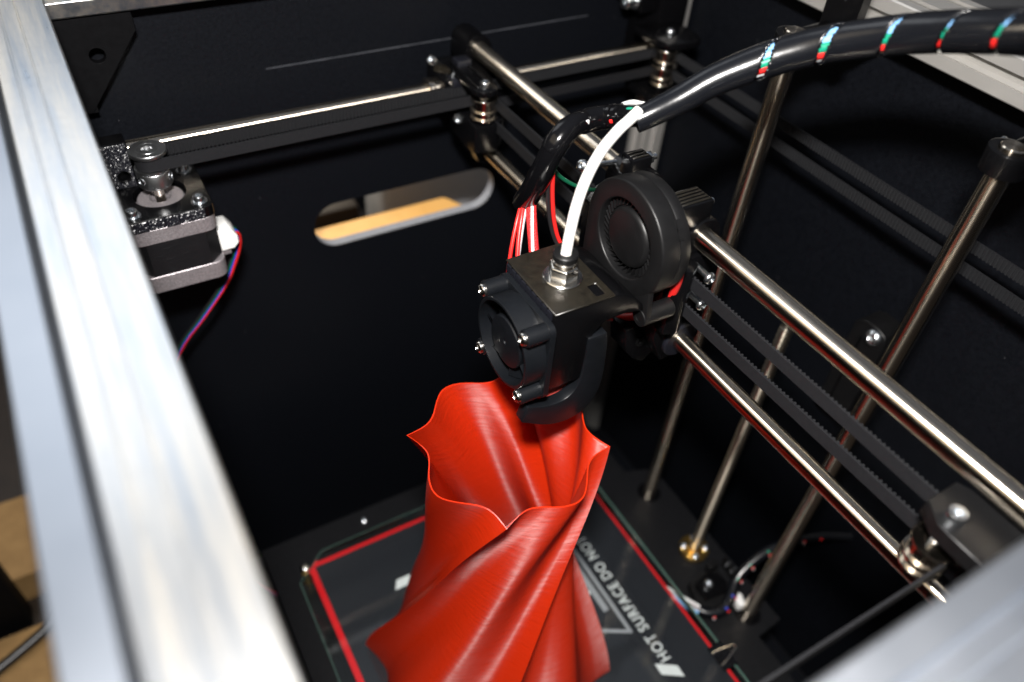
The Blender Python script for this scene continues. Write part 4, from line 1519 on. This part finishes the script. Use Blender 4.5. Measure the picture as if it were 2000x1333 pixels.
for (x, y) in ((43.4, 294.6),):
    t = thing('bed_screw', 'bright screw at the corner of the red bed', 'screw', (x, y, -505))
    part('spacer', B().lathe((x, y, -507), (0, 0, 1), [(1.6, 0), (3.0, 0), (3.0, 12.6), (1.6, 12.6)], 20, close=True), M['brass'], t)
    put('screw_head', pan_screw(3.3, 2.6, 1.5, 12, M['nickel']), t, (x, y, -494.2 + 5.8))
t = thing('binder_clip', 'small black binder clip with wire handles on the bed edge', 'binder clip', (259, 109, -490))
b = B().prism([(252.5, -487.6), (262.6, -484.6), (264.4, -488), (262.6, -495), (253.5, -494.8), (261.4, -493.8), (262.6, -488.4), (261.6, -486.4)], 'xz', 100.5, 117.5)
part('spring', b, M['gloss_black'], t)
b = B().tube([(253, 113.6, -487.2), (257, 113, -485.4), (262, 111.4, -482.6), (265.4, 110.2, -480.4), (266.2, 109, -480), (265.4, 107.8, -480.4), (262, 106.6, -482.6), (257, 105, -485.4), (253, 104.4, -487.2)], 0.5, 8, 6)
part('handle', b, M['bearing'], t)
b = B().tube([(252.6, 116, -495.2), (262, 113.6, -499), (269.4, 110.8, -500.6), (270.4, 109.2, -501), (269.4, 107.4, -500.6), (262, 104.4, -499), (252.6, 102, -495.2)], 0.6, 8, 6)
part('handle', b, M['bearing'], t)

# platform carrying the bed
pf = thing('bed_platform', 'black plate under the print bed that rides on the upright rods', 'platform', (165, 200, -514))
b = B().plate_with_holes([(22, 60), (301, 60), (301, 112), (324, 114), (324, 262), (301, 270), (301, 334), (22, 334)], [circle(VX, 129, 5.4, 24), circle(VX, 244.5, 5.4, 24), circle(VX - 2, 187, 5.2, 24)], 'xy', -514, -508).bevel(0.5, 60, 1)
part('plate', b, M['platform'], pf)
for (x, y) in ((96.5, 323.5), (240, 323.5)):
    put('screw', ME_PANZ, pf, (x, y, -508))
for y in (129, 244.5):
    b = B().lathe((VX, y, -540), (0, 0, 1), [(5.3, 0), (10, 0), (10, 31), (9, 32.6), (5.3, 32.6)], 32, close=True)
    part('bearing_holder', b, M['print_gloss'], pf)
nt_ = thing('brass_nut', 'round brass flange nut with four screws round the slim upright screw', 'nut', (VX - 2, 187, -508))
part('flange', B().lathe((VX - 2, 187, -508), (0, 0, 1), [(4.4, 0), (10.8, 0), (11, 0.3), (11, 3.2), (10.7, 3.5), (4.4, 3.5)], 48, close=True), M['brass'], nt_)
part('collar', B().lathe((VX - 2, 187, -504.5), (0, 0, 1), [(4.3, 0), (5.3, 0), (5.3, 1.6), (5.0, 2.0), (4.3, 2.0)], 32, close=True), M['brass'], nt_)
for k in range(4):
    a = PI / 4 + k * PI / 2 + 0.2
    put('screw', ME_PANZ, nt_, (VX - 2 + 8 * math.cos(a), 187 + 8 * math.sin(a), -504.5))

# cable end and connector on the platform
t = thing('cable_anchor', 'small black printed anchor with one silver screw beside the bed', 'printed bracket', (290, 155, -508))
b = B().prism([(274, 150), (280, 141), (296, 141), (305, 150), (305, 163), (296, 167), (280, 165)], 'xy', -508, -501).bevel(0.35, 35, 1)
part('base', b, M['satin'], t)
b = B().prism([(280, 148), (298, 146), (303, 152), (302, 160), (294, 163.6), (281, 161)], 'xy', -501, -498).bevel(0.3, 35, 1)
part('raised_top', b, M['print_gloss'], t)
b = B().box(296, 304, 163.2, 168, -500.9, -492).bevel(0.3, 35, 1)
part('switch', b, M['satin'], t)
put('screw', ME_M3BIG, t, (288.6, 156, -498))
b = B().prism([(314.4, 167.6), (315.6, 168.2), (313.0, 151.4), (311.8, 151)], 'xy', -508, -497)
part('upright_plate', b, M['satin'], t)
for y in (163, 157.4):
    put('pin', pan_screw(1.5, 2.4, 0.9, 3, M['steel']), t, (315, y, -500.4), (1, 0.1, 0.2))
bc = thing('bed_cable', 'thin black spiral wrapped cable rising from the bed to the side panel', 'cable', (330, 148, -490))
pts = [(272, 145, -500), (277, 139.5, -499.6), (286, 136.5, -498), (296, 140.5, -495.5), (305, 147, -491.5), (316, 149.6, -484.8), (330, 149.8, -478), (345, 147.6, -473.6), (360, 143.4, -471), (376, 136.6, -470), (390, 128, -470)]
b = B().tube(pts, 3.9, 16, 6)
part('sleeve', b, M['wrap'], bc)
bp_ = catmull(pts, 8)
for k, (i, cols) in enumerate(((10, ('red_wire', 'white_wire')), (17, ('red_wire', 'navy_wire')), (24, ('red_wire', 'navy_wire')), (33, ('red_wire', 'white_wire', 'green_wire')), (41, ('red_wire', 'white_wire', 'green_wire')), (49, ('red_wire', 'white_wire', 'green_wire')), (56, ('red_wire', 'white_wire', 'green_wire')), (63, ('red_wire', 'white_wire')), (69, ('red_wire',)))):
    tg = (bp_[i + 1] - bp_[i - 1]).normalized()
    up = Vector((-0.4, -0.45, 0.8)); up = (up - tg * up.dot(tg)).normalized(); sd_ = tg.cross(up)
    if sd_.z > 0 or sd_.y > 0:
        sd_ = -sd_ if sd_.y > 0 else sd_
    for j, cn_ in enumerate(cols):
        a = {'green_wire': 0.9, 'navy_wire': 0.9, 'red_wire': 0.15, 'white_wire': -0.55}[cn_]
        c = bp_[i] + up * math.cos(0.9 - a) * 3.5 + sd_ * math.sin(0.9 - a) * 3.5
        b = B().tube([c - tg * 0.9, c + tg * 0.9], 0.85, 8, 1)
        part(cn_, b, M[cn_], bc)
bw = thing('bed_wires', 'pale blue, brown and white wires running from the bed edge into the black sleeve', 'wire bundle', (268, 150, -500))
for nm, mt, dx, dz in (('white_wire', 'white_wire', 1.4, 0.8), ('brown_wire', 'brown_wire', 0, 0.2), ('grey_wire', 'grey_wire', -1.0, 0.6), ('blue_wire', 'blue_wire', -2.6, -0.2)):
    b = B().tube([(261 + dx * 0.4, 170 - dx, -499 + dz), (265 + dx * 0.6, 160 + dx * 0.3, -499.4 + dz), (269 + dx, 150.6 + dx, -499.8 + dz), (274 + dx * 0.4, 143.6 + dx * 0.6, -500 + dz)], 1.1, 10, 6)
    part(nm, b, M[mt], bw)
t = thing('wire_plug', 'small white plug with a red wire beside the upright rod', 'plug', (302, 138, -508))
b = B().prism([(298.5, 133), (303, 131.6), (306.4, 139), (304, 143.6), (300.4, 144)], 'xy', -506, -498).bevel(1.0, 35, 2)
part('shell', b, M['white'], t)
b = B().tube([(302.6, 143.4, -500.5), (303.6, 147, -498), (306, 150, -495)], 1.0, 8, 6)
part('red_wire', b, M['red_wire'], t)
